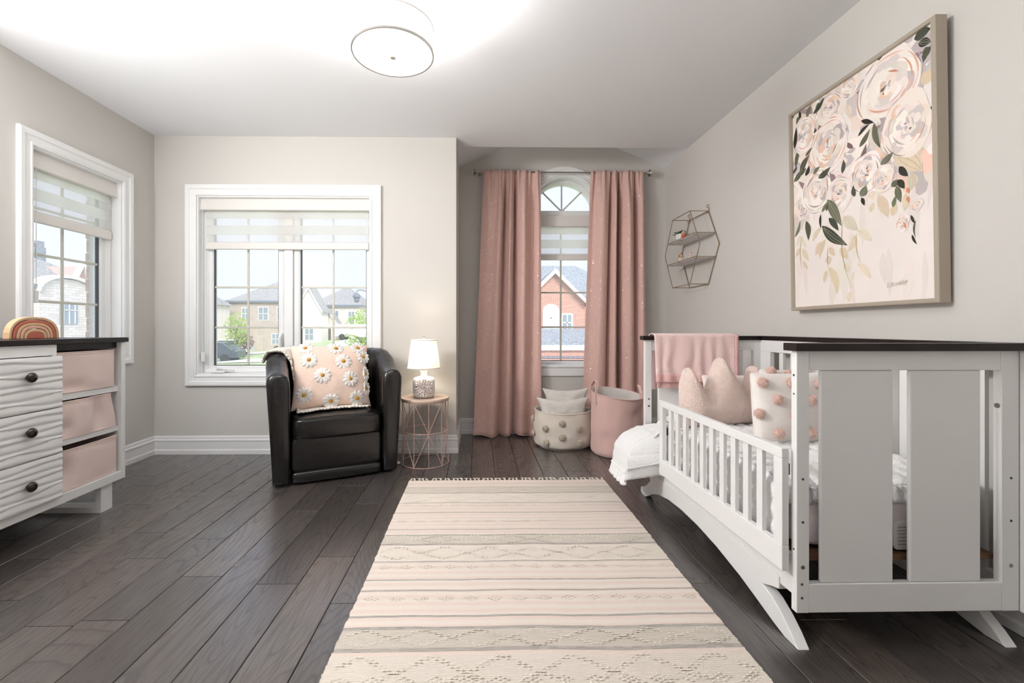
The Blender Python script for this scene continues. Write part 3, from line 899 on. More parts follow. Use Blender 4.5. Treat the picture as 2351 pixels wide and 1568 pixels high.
obj('seam', m, mat('seam_thread', S(120, 116, 112), .8), cl)
m = MB(); m.lathe([(0, ZB - .022), (.0125, ZB - .022), (.0125, ZB - .006), (.006, ZB - .006), (.006, ZB + .004), (0, ZB + .004)], (LC[0], LC[1], 0), 20)
obj('finial', m, M['chrome'], cl, smooth=True)
m = MB(); m.lathe([(0, ZC), (.07, ZC), (.065, ZC - .025), (.012, ZC - .03), (.012, ZT - .03), (0, ZT - .03)], (LC[0], LC[1], 0), 24)
obj('canopy', m, M['chrome'], cl, smooth=True)

# ------------------------------------------------------------------ dresser along the left wall
DX0, DX1 = -2.755, -2.19
M['cubby'] = mat('white_board', S(233, 230, 226), 0.4, spec=0.4)
dr = thing('dresser', 'white dresser with rippled drawers, open cubbies and a dark top', 'dresser', (-2.47, 1.9, 0))
DY0, DY1 = 1.15, 2.787
m = MB(); m.box(DX0, DX1 + .012, DY0 - .012, DY1 + .013, .999, 1.027); obj('top', m, M['espresso'], dr, bevel=.003)
m = MB(); m.box(DX0, DX1, DY1 - .030, DY1, .158, .998); obj('end_panel', m, M['white'], dr, bevel=.0015)
m = MB(); m.box(DX0, DX1, DY0, DY0 + .030, .158, .998); obj('end_panel', m, M['white'], dr, bevel=.0015)
m = MB(); m.box(DX0, DX1, DY0 + .030, DY1 - .030, .158, .206); obj('bottom_panel', m, M['white'], dr, bevel=.0015)
m = MB(); m.box(DX0, DX0 + .012, DY0 + .03, DY1 - .03, .206, .998); obj('back_panel', m, M['white'], dr)
m = MB(); m.box(DX0 + .012, DX1 - .004, 2.318, 2.342, .206, .998); obj('divider', m, M['white'], dr)
m = MB(); m.box(DX1 - .02, DX1 - .002, DY0 + .03, 2.340, .944, .998); obj('top_rail', m, M['white'], dr)
m = MB(); m.box(DX0 + .012, DX1 - .03, 2.342, DY1 - .03, .964, .998); obj('shadow_board', m, M['espresso'], dr)  # dark board stands in for the shadow under the dresser top
for za, zb in ((.697, .731), (.455, .485)):
    m = MB(); m.box(DX0 + .012, DX1 - .022, 2.342, DY1 - .03, za, zb); obj('shelf', m, M['white'], dr, bevel=.0015)
def ripple(y0, y1, z0, z1, x):
    ny = 90; nk = int(round((z1 - z0) / .0335)); sub = 6
    m = MB(); P = []
    for i in range(ny + 1):
        y = y0 + (y1 - y0) * i / ny
        zl = []
        for k in range(nk + 1):
            zz = z0 + (z1 - z0) * k / nk
            if 0 < k < nk: zz += .0070 * math.sin(2 * PI * (y - 1.2) / .50 + (PI if k % 2 else 0) + .5 * math.sin(k * 1.7 + z0 * 9)) + .004 * math.sin(2 * PI * y / .31 + k * 2.3)
            zl.append(zz)
        row = [(x - .016, y, z0)]
        for k in range(nk):
            for j in range(sub):
                t_ = j / sub
                row.append((x + .0065 * math.sin(PI * min(1, t_ * 1.0)) ** .6 * (1 - .75 * t_), y, zl[k] + (zl[k + 1] - zl[k]) * t_))
        row += [(x, y, z1), (x - .016, y, z1)]
        P.append(row)
    m.grid(P)
    n = len(P[0]); m.F.append(tuple(range(n))); m.F.append(tuple(range(ny * n, ny * n + n))[::-1])
    return m
for za, zb, kz in ((.674, .940, .845), (.437, .670, .578), (.204, .433, .318)):
    d = obj('drawer', ripple(1.20, 2.350, za, zb, -2.174), M['white'], dr, smooth=True, angle=60)
    for ky in (2.168, 1.40):
        k = MB(); k.lathe([(0, 0), (.012, 0), (.011, .006), (.019, .010), (.0245, .017), (.0245, .024), (.018, .032), (.008, .035), (0, .0355)], (-2.168, ky, kz), 20, 'x')
        obj('knob', k, M['knob'], d, smooth=True, label='round dark knob')
lg = MB()
def sled(y0, y1):
    m = MB(); o = [(DX0 + .03, 0), (-2.208, 0), (-2.208, .158), (DX0 + .03, .158)]; i = [(DX0 + .062, .032), (-2.240, .032), (-2.240, .157), (DX0 + .062, .157)]
    for (a, b, c, d) in ((o[0], o[1], i[1], i[0]), (o[1], o[2], i[2], i[1]), (o[3], o[0], i[0], i[3])):
        m.prism([a, b, c, d], y0, y1, 'y')
    return m
obj('sled_leg', sled(2.630, 2.710), M['white'], dr); obj('sled_leg', sled(1.25, 1.33), M['white'], dr)

# fabric bins in the three cubbies
M['felt'] = mat('blush_felt', S(232, 211, 202), 0.95, spec=0.1, bump=(420, 0.18, 2), sheen=0.3)
M['felt_hem'] = mat('blush_felt_hem', S(228, 205, 196), 0.95, spec=0.1, sheen=0.3)
def bin_(label, z0, h, x1, y0, y1, dents, sag=0.0, lean=0.0):
    t = thing('storage_bin', label, 'storage bin', ((DX0 + x1) / 2, (y0 + y1) / 2, z0), 'pink felt bins in the dresser cubbies')
    m = MB(); x0 = DX0 + .03
    def wallpt(s, v):
        # s runs round the four sides, v up
        z = z0 + .002 + h * v
        per = s % 4.0; k = int(per); f = per - k
        c = [(x1, y0), (x1, y1), (x0, y1), (x0, y0)]
        a, b = c[k], c[(k + 1) % 4]
        x = a[0] + (b[0] - a[0]) * f; y = a[1] + (b[1] - a[1]) * f
        if k == 0:
            bow = .010 * math.sin(PI * f) * math.sin(PI * v)
            for (cf, cv, rf, rv, am) in dents:
                bow += am * math.exp(-((f - cf) / rf) ** 2 - ((v - cv) / rv) ** 2)
            x += min(bow, .006)
            z -= sag * v * (math.sin(PI * f) * .5 + (1 - f) * .9)
        if lean and k in (0, 1):
            y -= lean * (1.25 * v - .25 * math.sin(PI * v) * (1 - v)) * (f if k == 0 else 1 - f) * (.8 if v > .3 else .8)
        if k in (1, 2, 3): z -= sag * v * .4
        cx, cy = (x0 + x1) / 2, (y0 + y1) / 2
        return (x, y, z)
    n = 20
    S_ = [k + i / n for k in range(4) for i in range(n)]
    P = [[wallpt(s, v / 18) for v in range(19)] for s in S_]
    m.grid(P, cu=True)
    m.box(x0, x1 - .002, y0, y1, z0 + .002, z0 + .006)
    obj('body', m, M['felt'], t, smooth=True, angle=70)
    rim = [Vector(wallpt(s, 1.0)) + Vector((0, 0, -.004)) for s in S_]
    r = MB(); r.tube(rim, .0035, 6, closed=True); obj('hem', r, M['felt_hem'], t, smooth=True)
    st = MB(); st.tube([Vector(wallpt(s, .93)) + Vector((.0012, 0, 0)) for s in S_[:n + 1]], .0012, 4); obj('stitching', st, M['felt_hem'], t)
    return t
bin_('blush felt bin in the top cubby, nearly filling it', .731, .222, -2.206, 2.356, 2.722, [(.25, .12, .22, .18, -.022), (.3, .5, .2, .3, -.010), (.8, .35, .2, .3, .004)])
bin_('slouching blush felt bin in the middle cubby, its end caved in', .485, .208, -2.206, 2.356, 2.735, [(.72, .5, .13, .45, -.035), (.35, .45, .12, .3, .006), (.12, .3, .12, .2, -.02)], sag=.004, lean=.04)
bin_('blush felt bin in the bottom cubby, its left corner dented', .206, .226, -2.206, 2.356, 2.738, [(.10, .45, .16, .3, -.04), (.28, .25, .1, .3, .005)], sag=.004)

# stacking rainbow on the dresser top
rb = thing('rainbow_stacker', 'wooden stacking rainbow in tan, rust and blush on the dresser', 'toy', (-2.43, 2.44, 1.027))
rc = [S(206, 170, 132), S(186, 104, 80), S(212, 172, 128), S(220, 172, 150), S(214, 176, 130), S(184, 98, 76)]
ro = [(.137, .118), (.117, .101), (.099, .086), (.080, .070), (.061, .052), (.044, .037)]
def arch_poly(w, h, n=16):
    return [(-w * math.copysign(abs(math.cos(PI * i / n)) ** .8, math.cos(PI * i / n)), h * math.sin(PI * i / n) ** .75) for i in range(n + 1)]
for i, (w, h) in enumerate(ro):
    mm = mat('wood_paint_%d' % i, rc[i], 0.45, bump=(60, 0.05, 3), stretch=(1, 1, 6))
    op = arch_poly(w, h)
    cy = 2.44; x0, x1 = -2.432 + i * .002, -2.398 + i * .001
    m = MB()
    if i < 5:
        ip = arch_poly(w - .0145, h - .0145)
        vs = []
        for x in (x0, x1):
            vs += [(x, cy + p[0], 1.0275 + p[1]) for p in op] + [(x, cy + p[0], 1.0275 + p[1]) for p in ip]
        n = len(op); fs = []
        for k in range(n - 1):
            fs += [(k, k + 1, n + k + 1, n + k), (2 * n + k, 3 * n + k, 3 * n + k + 1, 2 * n + k + 1), (k, 2 * n + k, 2 * n + k + 1, k + 1), (n + k, n + k + 1, 3 * n + k + 1, 3 * n + k)]
        for k in (0, n - 1): fs.append((k, n + k, 3 * n + k, 2 * n + k))
        m.add(vs, fs)
    else:
        m.prism([(cy + p[0], 1.0275 + p[1]) for p in op], x0, x1, 'x')
    obj('arch', m, mm, rb, bevel=.003, label=['tan outermost arch', 'rust arch', 'tan arch', 'blush arch', 'small tan arch', 'solid rust centre'][i])

# ------------------------------------------------------------------ armchair (local u right, w back, z up)
def leather_mat():
    k = NT('black_leather')
    p = k.n('BsdfPrincipled', Roughness=0.22)
    p.inputs['Base Color'].default_value = S(17, 15, 15); p.inputs['Specular IOR Level'].default_value = 0.75
    tc = k.n('TexCoord')
    a = k.n('TexNoise', Scale=7.0, Detail=3.0, Distortion=1.2); k.l(tc.outputs['Object'], a.inputs['Vector'])
    v = k.n('TexVoronoi', Scale=260.0); k.l(tc.outputs['Object'], v.inputs['Vector'])
    h = k.math('ADD', k.math('MULTIPLY', a.outputs['Fac'], 1.0), k.math('MULTIPLY', v.outputs['Distance'], .12))
    b = k.n('Bump', Strength=0.2, Distance=0.012); k.l(h, b.inputs['Height']); k.l(b.outputs[0], p.inputs['Normal'])
    k.l(p.outputs[0], k.out.inputs[0])
    return k.m
M['leather'] = leather_mat()
AU = Vector((.9045, .4264, 0)); AWv = Vector((-.4264, .9045, 0))
MCH = Matrix((AU, AWv, Vector((0, 0, 1)))).transposed().to_4x4(); MCH.translation = Vector((-1.34, 3.0, 0))
ac = thing('armchair', 'black leather tub armchair in front of the wide window', 'armchair', MCH @ Vector((.39, .33, 0)))
sm = lambda x: max(0, min(1, x)) ** 2 * (3 - 2 * max(0, min(1, x)))
def shell_path(t):
    """0 left arm front .. 1 right arm front; returns (u, w, normal u, normal w)"""
    L1 = .24; rx, ry = .39, .30
    la = PI / 2 * (rx + ry) ; tot = 2 * L1 + la
    s = t * tot
    if s < L1: return 0.0, .03 + s, -1, 0
    if s > L1 + la: return .78, .03 + (tot - s), 1, 0
    a = PI * (s - L1) / la
    n = Vector((-math.cos(a) / rx, math.sin(a) / ry)).normalized()
    return .39 - rx * math.cos(a), .03 + L1 + ry * math.sin(a), n.x, n.y
def shell_sec(zt, flare):
    return [(.02, .015), (.036, .022), (.040, .1), (.050, .28), (.062, .48), (.072, zt - .13), (.076, zt - .07), (.070, zt - .03), (.048, zt - .006), (.012, zt), (-.026, zt - .004),
            (-.056, zt - .022), (-.070, zt - .06), (-.074, zt - .14), (-.074, .42), (-.074, .2), (-.07, .015)]
NT_ = 96
rings = []
for i in range(-3, NT_ + 4):
    t = min(1, max(0, i / NT_))
    u, w, nu, nw = shell_path(t)
    dist = min(t, 1 - t) * (2 * .24 + PI / 2 * .69)
    zt = .775 + .145 * sm(dist / .42)
    sec = shell_sec(zt, 0)
    cap = 0 if 0 <= i <= NT_ else (-i if i < 0 else i - NT_)
    sc_, fw = [(1, 0), (.955, .014), (.80, .026), (.45, .032)][cap]
    seam = 0
    for ts in (.10, .185, .27, .38, .5, .62, .73, .815, .90):
        seam = max(seam, math.exp(-((t - ts) / .0035) ** 2))
    back = sm((dist - .15) / .4)
    row = []
    for o, z in sec:
        cz = .40
        o2 = .001 + (o - .001) * sc_; z2 = cz + (z - cz) * (1 - (1 - sc_) * .16)
        if z > zt - .2 and cap == 0: o2 -= seam * .004 * (1 if o > 0 else -1); z2 -= seam * .004
        o2 += back * .022 * max(0, z - .35) / .5      # back rakes outward with height
        if o < 0 and .1 < z < zt - .05: o2 -= .03 * back * math.sin(PI * max(0, min(1, (z - .2) / .65)))
        row.append((u + nu * o2, w + nw * o2 - fw, z2))
    rings.append(row)
m = MB(); m.grid(rings, cv=True); n = len(rings[0])
m.F.append(tuple(range(n))); m.F.append(tuple(range((len(rings) - 1) * n, len(rings) * n))[::-1])
m.xf(MCH)
obj('tub_shell', m, M['leather'], ac, smooth=True, angle=75)
for sg, uu in ((-1, -.072), (1, .852)):
    w = MB(); w.tube([MCH @ Vector((uu * 1.0 + sg * .002, .005, z)) for z in (.66, .6, .5)], .003, 5); 
def seat_fn(q):
    x, y, z = q
    f = max(0, -y / .27)
    y -= .022 * (1 - (x / .32) ** 2) * f
    z += .022 * (1 - (x / .33) ** 2) * (1 - (y / .4) ** 2) * (1 if z > 0 else -.3) + (.004 * fnoise(x * 14, y * 14, 2) if z > 0 else 0)
    return (x, y, z)
m = MB(); m.rbox((.39, .245, .385), (.313, .265, .078), .28, 26, seat_fn); m.xf(MCH)
se = obj('seat_cushion', m, M['leather'], ac, smooth=True, angle=180)
for zz in (.452, .322):
    pts = []
    for i in range(25):
        x = -.30 + .60 * i / 24
        pts.append(MCH @ Vector((.39 + x, .245 - .262 - .022 * (1 - (x / .32) ** 2) + (.05 * max(0, abs(x) - .25) / .05), zz + (.018 * (1 - (x / .33) ** 2) if zz > .4 else -.005 * (1 - (x / .33) ** 2)))))
    w = MB(); w.tube(pts, .0042, 6); obj('piping', w, M['leather'], se, smooth=True)
m = MB(); m.rbox((.39, .10, .20), (.316, .07, .125), .22, 18); m.xf(MCH); obj('front_panel', m, M['leather'], ac, smooth=True, angle=180)
m = MB(); m.rbox((.39, .085, .052), (.314, .085, .040), .3, 14); m.xf(MCH); obj('kick_roll', m, M['leather'], ac, smooth=True, angle=180)
m = MB(); m.lathe([(0, 0), (.26, 0), (.26, .02), (.2, .03), (0, .03)], (.39, .36, 0), 32); m.xf(MCH); obj('swivel_base', m, M['tyre'], ac)
m = MB(); m.rbox((.39, .38, .28), (.32, .24, .10), .3, 12); m.xf(MCH); obj('seat_deck', m, M['leather'], ac, smooth=True, angle=180)

# cream throw lying over the chair back and onto the seat
M['throw'] = mat('cream_throw', S(236, 228, 216), 0.95, spec=0.1, bump=(150, 0.5, 3), sheen=0.3)
th = thing('throw_blanket', 'cream scallop edged throw draped over the armchair back', 'blanket', MCH @ Vector((.35, .5, .9)))
def throw_pt(a, b):
    """a across 0..1 (chair left to right), b 0 behind .. 1 front hem on the seat"""
    t = .20 + a * (.60 - .20)
    u, w, nu, nw = shell_path(t)
    dist = min(t, 1 - t) * (2 * .24 + PI / 2 * .69); zt = .775 + .145 * sm(dist / .42)
    back = sm((dist - .15) / .4)
    inner_u, inner_w = u - nu * .075, w - nw * .075
    over = [(.098 + .025 * back, zt - .07), (.098 + .025 * back, zt - .04), (.07 + .02 * back, zt + .008), (.012 + .03 * back, zt + .016), (-.045 + .03 * back, zt + .006), (-.088 + .015 * back, zt - .06), (-.105, zt - .2), (-.125, .60), (-.14, .505)]
    k = b * 11
    seat = []
    if k <= 8:
        i = int(min(k, 7)); f = k - i
        o = over[i][0] + (over[i + 1][0] - over[i][0]) * f; z = over[i][1] + (over[i + 1][1] - over[i][1]) * f
        return Vector((u + nu * o, w + nw * o, z))
    f = (k - 8) / 3
    o = -.14
    u0, w0 = u + nu * o, w + nw * o
    ut = .12 + a * .50; wt = .09 + .03 * a
    p = Vector((u0 + (ut - u0) * f, w0 + (wt - w0) * f, .495))
    p.z = .480 + .022 * (1 - ((p.x - .39) / .33) ** 2) * (1 - ((p.y - .245) / .4) ** 2)
    return p
P = []
for i in range(41):
    row = []
    for j in range(67):
        p = throw_pt(i / 40, j / 66)
        p += Vector((fnoise(i * .5, j * .4, 1), fnoise(i * .5, j * .4, 5), fnoise(i * .5, j * .4, 9))) * .004
        row.append(tuple(p))
    P.append(row)
m = MB(); m.grid(P); m.xf(MCH)
o = obj('knit_cloth', m, M['throw'], th, smooth=True, angle=180)
so = o.modifiers.new('solid', 'SOLIDIFY'); so.thickness = .006
P = np.array(P)
def scallop(line, outv, amp, cnt, name='scalloped_edge'):
    """ruffled cord along a line of points"""
    L = [Vector(p) for p in line]
    pts, rr = [], []
    N = cnt * 6
    for i in range(N + 1):
        f = i / N * (len(L) - 1); k = min(int(f), len(L) - 2)
        p = L[k].lerp(L[k + 1], f - k)
        ov = outv(k)
        pts.append(p + ov * (amp * abs(math.sin(PI * i / 6)) + .004 + R.uniform(-.003, .003)) + Vector((0, 0, .004 + .004 * R.random())))
        rr.append(.0068 + R.uniform(-.0018, .0018))
    e = MB(); e.tube(pts, rr, 8); e.xf(MCH)
    obj(name, e, M['throw'], th, smooth=True, angle=180)
scallop(P[0][18:62], lambda k: Vector((.1, -.9, .1)), .014, 22)
scallop(P[:, -1][::1], lambda k: Vector((0, -1, -.2)), .012, 20)
scallop(P[0][0:18], lambda k: Vector((-.3, -.9, 0)), .012, 8)

# daisy cushion on the seat
def cloth_mat(name, col, wv=220, st=0.25, var=0.05):
    return mat(name, col, 0.95, spec=0.1, bump=(wv, st, 2), var=(var, 30), sheen=0.25, stretch=(1, 1, 4))
M['daisypink'] = cloth_mat('blush_cotton', S(238, 211, 195))
M['tuft'] = mat('white_chenille', S(246, 240, 234), 0.95, spec=0.1, bump=(260, 0.6, 2), sheen=0.4)
M['mustard'] = mat('mustard_chenille', S(204, 150, 62), 0.95, spec=0.1, bump=(260, 0.6, 2))
o3 = MCH @ Vector((.375, .29, .712))
MP = frame_of(o3, AU * .998 + Vector((0, 0, -.012)), AWv * .36 + Vector((0, 0, 1)))
dp = thing('daisy_cushion', 'blush cushion with tufted white daisies on the armchair', 'cushion', o3)
m, A_ = pillow(.575, .50, .21, MP, seed=1.3, wr=.010, pinch=.075)
obj('cover', m, M['daisypink'], dp, smooth=True, angle=180)
def daisy(u, v, r, ang):
    c, nn = pill_pt(A_, u, v, MP, .002)
    t = nn.orthogonal().normalized(); b = nn.cross(t)
    f = MB()
    for k in range(11):
        a = ang + 2 * PI * k / 11 + R.uniform(-.05, .05)
        d = t * math.cos(a) + b * math.sin(a); s = nn.cross(d)
        P = []
        for i in range(7):
            row = []
            for j in range(5):
                x = r * (.22 + .78 * i / 6); wd = r * .27 * math.sin(PI * (.12 + .80 * i / 6)) ** .6
                y = (j / 4 - .5) * 2
                q = c + d * x + s * wd * y
                # follow the cushion's curve
                lq = MP.inverted() @ q
                uu = (lq.x / .54 + .5); vv = (lq.y / .465 + .5)
                pp, n2 = pill_pt(A_, min(1, max(0, uu)), min(1, max(0, vv)), MP, 0)
                h = .009 * (1 - y * y) ** .5 * math.sin(PI * (.08 + .88 * i / 6)) ** .5 + .001
                lp = MP.inverted() @ pp
                z = lp.z
                row.append(MP @ Vector((lq.x, lq.y, z + h)))
            P.append([tuple(p) for p in row])
        f.grid(P)
    o = obj('daisy', f, M['tuft'], dp, smooth=True, angle=180)
    g = MB(); P = []
    for i in range(14):
        a = 2 * PI * i / 14; P.append([tuple(c + (t * math.cos(a) + b * math.sin(a)) * r * .25 * math.sin(PI / 2 * j / 4) + nn * (.011 * math.cos(PI / 2 * j / 4) + .002)) for j in range(5)])
    g.grid(P, cu=True); obj('daisy_eye', g, M['mustard'], o, smooth=True, angle=180)
for u, v in ((.19, .74), (.65, .70), (.36, .47), (.735, .40), (.12, .18), (.47, .07), (.56, .94), (.83, .09), (.945, .80), (.15, .96), (.97, .50), (.97, .25), (.88, .96)):
    daisy(u, v, .062, R.random())

# ------------------------------------------------------------------ wire side table and table lamp
TX, TY, TR = -.425, 3.595, .188
M['rosewire'] = mat('rose_wire', S(205, 172, 162), 0.4, metal=0.25)
M['tabletop'] = mat('pale_wood_top', S(196, 174, 158), 0.45, var=(0.12, 14), stretch=(1, 8, 1))
st = thing('side_table', 'round wire side table with a pale wood top beside the armchair', 'side table', (TX, TY, 0))
m = MB(); m.lathe([(0, .506), (TR + .004, .506), (TR + .006, .511), (TR + .006, .521), (TR + .003, .526), (0, .526)], (TX, TY, 0), 48)
obj('tabletop', m, M['tabletop'], st, smooth=True)
cp = lambda a, r, z: (TX + r * math.sin(math.radians(a)), TY - r * math.cos(math.radians(a)), z)
for z, r in ((.0035, TR + .003), (.262, TR - .010), (.502, TR)):
    m = MB(); m.tube([cp(a, r, z) for a in range(0, 360, 8)], .0032, 6, closed=True); obj('ring', m, M['rosewire'], st, smooth=True)
for k in range(10):
    a = 15.5 + 36 * k
    m = MB(); m.tube([cp(a, TR, .506), cp(a, TR - .008, .262), cp(a, TR + .002, .004)], .0026, 6); obj('upright_wire', m, M['rosewire'], st)
for k in range(5):
    a = 15.5 + 72 * k
    for da in (-36, 36):
        for z in (.504, .004):
            m = MB(); m.tube([cp(a, TR - .008, .262), cp(a + da, TR, z)], .0026, 6); obj('diagonal_wire', m, M['rosewire'], st)

LX, LY = -.432, 3.575
M['ceramic'] = mat('satin_ceramic', S(226, 223, 219), 0.28, spec=0.5)
M['petal'] = mat('bisque_petal', S(236, 224, 219), 0.6)
M['brass'] = mat('pale_brass', S(214, 196, 170), 0.3, metal=0.8)
tl = thing('table_lamp', 'white ceramic table lamp with a flower relief, lit, on the side table', 'lamp', (LX, LY, .527))
z0 = .527
m = MB(); m.lathe([(0, z0 + .001), (.070, z0 + .001), (.082, z0 + .010), (.0885, z0 + .03), (.089, z0 + .125), (.086, z0 + .145), (.074, z0 + .160), (.045, z0 + .167), (.030, z0 + .172), (.026, z0 + .185), (.025, z0 + .200), (.030, z0 + .207), (.030, z0 + .211), (.02, z0 + .213), (0, z0 + .213)], (LX, LY, 0), 40)
obj('jar_base', m, M['ceramic'], tl, smooth=True)
fr = MB()
fd = Vector((.10, -.995, 0)).normalized(); fs_ = Vector((0, 0, 1)).cross(fd)
for ring, (rr, n_, tilt) in enumerate(((.056, 19, .35), (.046, 17, .5), (.036, 14, .7), (.026, 11, .95), (.016, 8, 1.25), (.007, 5, 1.4))):
    for k in range(n_):
        a = 2 * PI * k / n_ + ring * .3 + R.uniform(-.08, .08)
        cx_ = rr * math.cos(a); cz_ = rr * math.sin(a)
        ang = cx_ / .089
        base = Vector((LX, LY, z0 + .088 + cz_)) + (fd * math.cos(ang) + fs_ * math.sin(ang)) * .0885
        nrm = fd * math.cos(ang) + fs_ * math.sin(ang); tan = (fs_ * math.cos(ang) - fd * math.sin(ang)) * math.cos(a) + Vector((0, 0, 1)) * math.sin(a)
        d = (tan * math.cos(tilt) + nrm * math.sin(tilt)).normalized(); s = nrm.cross(tan).normalized()
        L, wd = .020, .0105
        pts = [base - tan * .004]
        P = []
        for i in range(4):
            f = i / 3; w_ = wd * (.5 + .9 * f - .55 * f * f)
            P.append([tuple(base - tan * .005 + d * L * f + s * w_ * q + nrm * (.004 * (1 - abs(q)) + .002)) for q in (-1, 0, 1)])
        fr.grid(P)
o = obj('flower_relief', fr, M['petal'], tl, smooth=True, angle=180); o.modifiers.new('solid', 'SOLIDIFY').thickness = .0018
m = MB(); m.lathe([(0, z0 + .212), (.012, z0 + .212), (.010, z0 + .25), (.016, z0 + .26), (.016, z0 + .30), (0, z0 + .30)], (LX, LY, 0), 16); obj('stem', m, M['brass'], tl, smooth=True)
SB, ST_ = z0 + .238, z0 + .462
k = NT('lamp_linen'); d = k.n('BsdfDiffuse', Color=S(250, 246, 238)); tr = k.n('BsdfTranslucent', Color=S(252, 246, 234)); mx = k.n('MixShader', Fac=.11)
k.l(d.outputs[0], mx.inputs[1]); k.l(tr.outputs[0], mx.inputs[2]); k.l(mx.outputs[0], k.out.inputs[0])
m = MB(); m.lathe([(.131, SB), (.1005, ST_)], (LX, LY, 0), 48); sh = obj('lamp_shade', m, k.m, tl, smooth=True, angle=180)
for r_, z_ in ((.1315, SB), (.101, ST_)):
    m = MB(); m.tube([(LX + r_ * math.cos(a), LY + r_ * math.sin(a), z_) for a in np.linspace(0, 2 * PI, 41)[:-1]], .004, 6, closed=True); obj('shade_trim', m, M['tuft'], sh, smooth=True)
m = MB()
for a in (.4, .4 + 2 * PI / 3, .4 + 4 * PI / 3): m.tube([(LX, LY, ST_ - .012), (LX + .1 * math.cos(a), LY + .1 * math.sin(a), ST_)], .002, 5)
m.tube([(LX, LY, SB + .06), (LX, LY, ST_ + .008)], .0025, 6); obj('spider', m, M['brass'], sh)
m = MB(); m.sphere((LX, LY, ST_ + .018), .010, 14, 10); obj('finial', m, M['chrome'], tl, smooth=True, angle=180)
m = MB(); m.sphere((LX, LY, SB + .10), .030, 16, 12); obj('bulb', m, emat('bulb_glow', (1, .90, .74, 1), 42 * TABLE_LAMP), tl, smooth=True)
M['cord'] = mat('clear_cord', S(206, 200, 196), 0.4)
m = MB(); m.tube([(LX + .02, LY + .09, z0 + .012), (LX - .02, LY + .165, z0 + .006), (LX - .06, LY + .195, .50), (LX - .16, LY + .16, .36), (LX - .28, LY + .12, .18), (LX - .33, LY + .06, .03), (LX - .30, LY - .02, .006), (LX - .24, LY - .06, .006), (LX - .19, LY - .02, .006), (LX - .23, LY + .06, .006), (LX - .30, LY + .15, .01), (LX - .33, LY + .215, .10)], .0026, 6)
obj('cord', m, M['cord'], tl, smooth=True)
m = MB(); m.rbox((LX - .215, LY - .045, .012), (.03, .011, .010), .4, 8); obj('inline_switch', m, M['plastic'], tl, smooth=True)

# ------------------------------------------------------------------ curtains
M['curtain'] = cloth_mat('rose_curtain', S(219, 183, 173), 320, 0.1, 0.04)
M['foil'] = mat('rose_gold_foil', S(250, 226, 214), 0.3, metal=0.8)
CY = 4.455
rod = thing('curtain_rod', 'thin nickel curtain rod with flared ends across the alcove', 'curtain rod', (.855, 4.47, 2.662))
m = MB(); m.tube([(.0, 4.47, 2.662), (1.715, 4.47, 2.662)], .007, 10); obj('rod', m, M['chrome'], rod, smooth=True)
for sx, x in ((-1, .0), (1, 1.715)):
    m = MB(); m.lathe([(0, 0), (.008, 0), (.009, .012), (.016, .020), (.036, .034), (.038, .037), (0, .037)], (0, 0, 0), 24, 'x')
    m.V = [(x + sx * v[0], 4.47 + v[1], 2.662 + v[2]) for v in m.V]
    obj('finial', m, M['chrome'], rod, smooth=True)
    b = MB(); b.tube([(x - sx * .02, 4.47, 2.662), (x - sx * .02, 4.545, 2.662)], .005, 8); b.lathe([(0, 4.540), (.02, 4.540), (.02, 4.549), (0, 4.549)], (x - sx * .02, 0, 2.662), 16, 'y')
    obj('bracket', b, M['chrome'], rod)
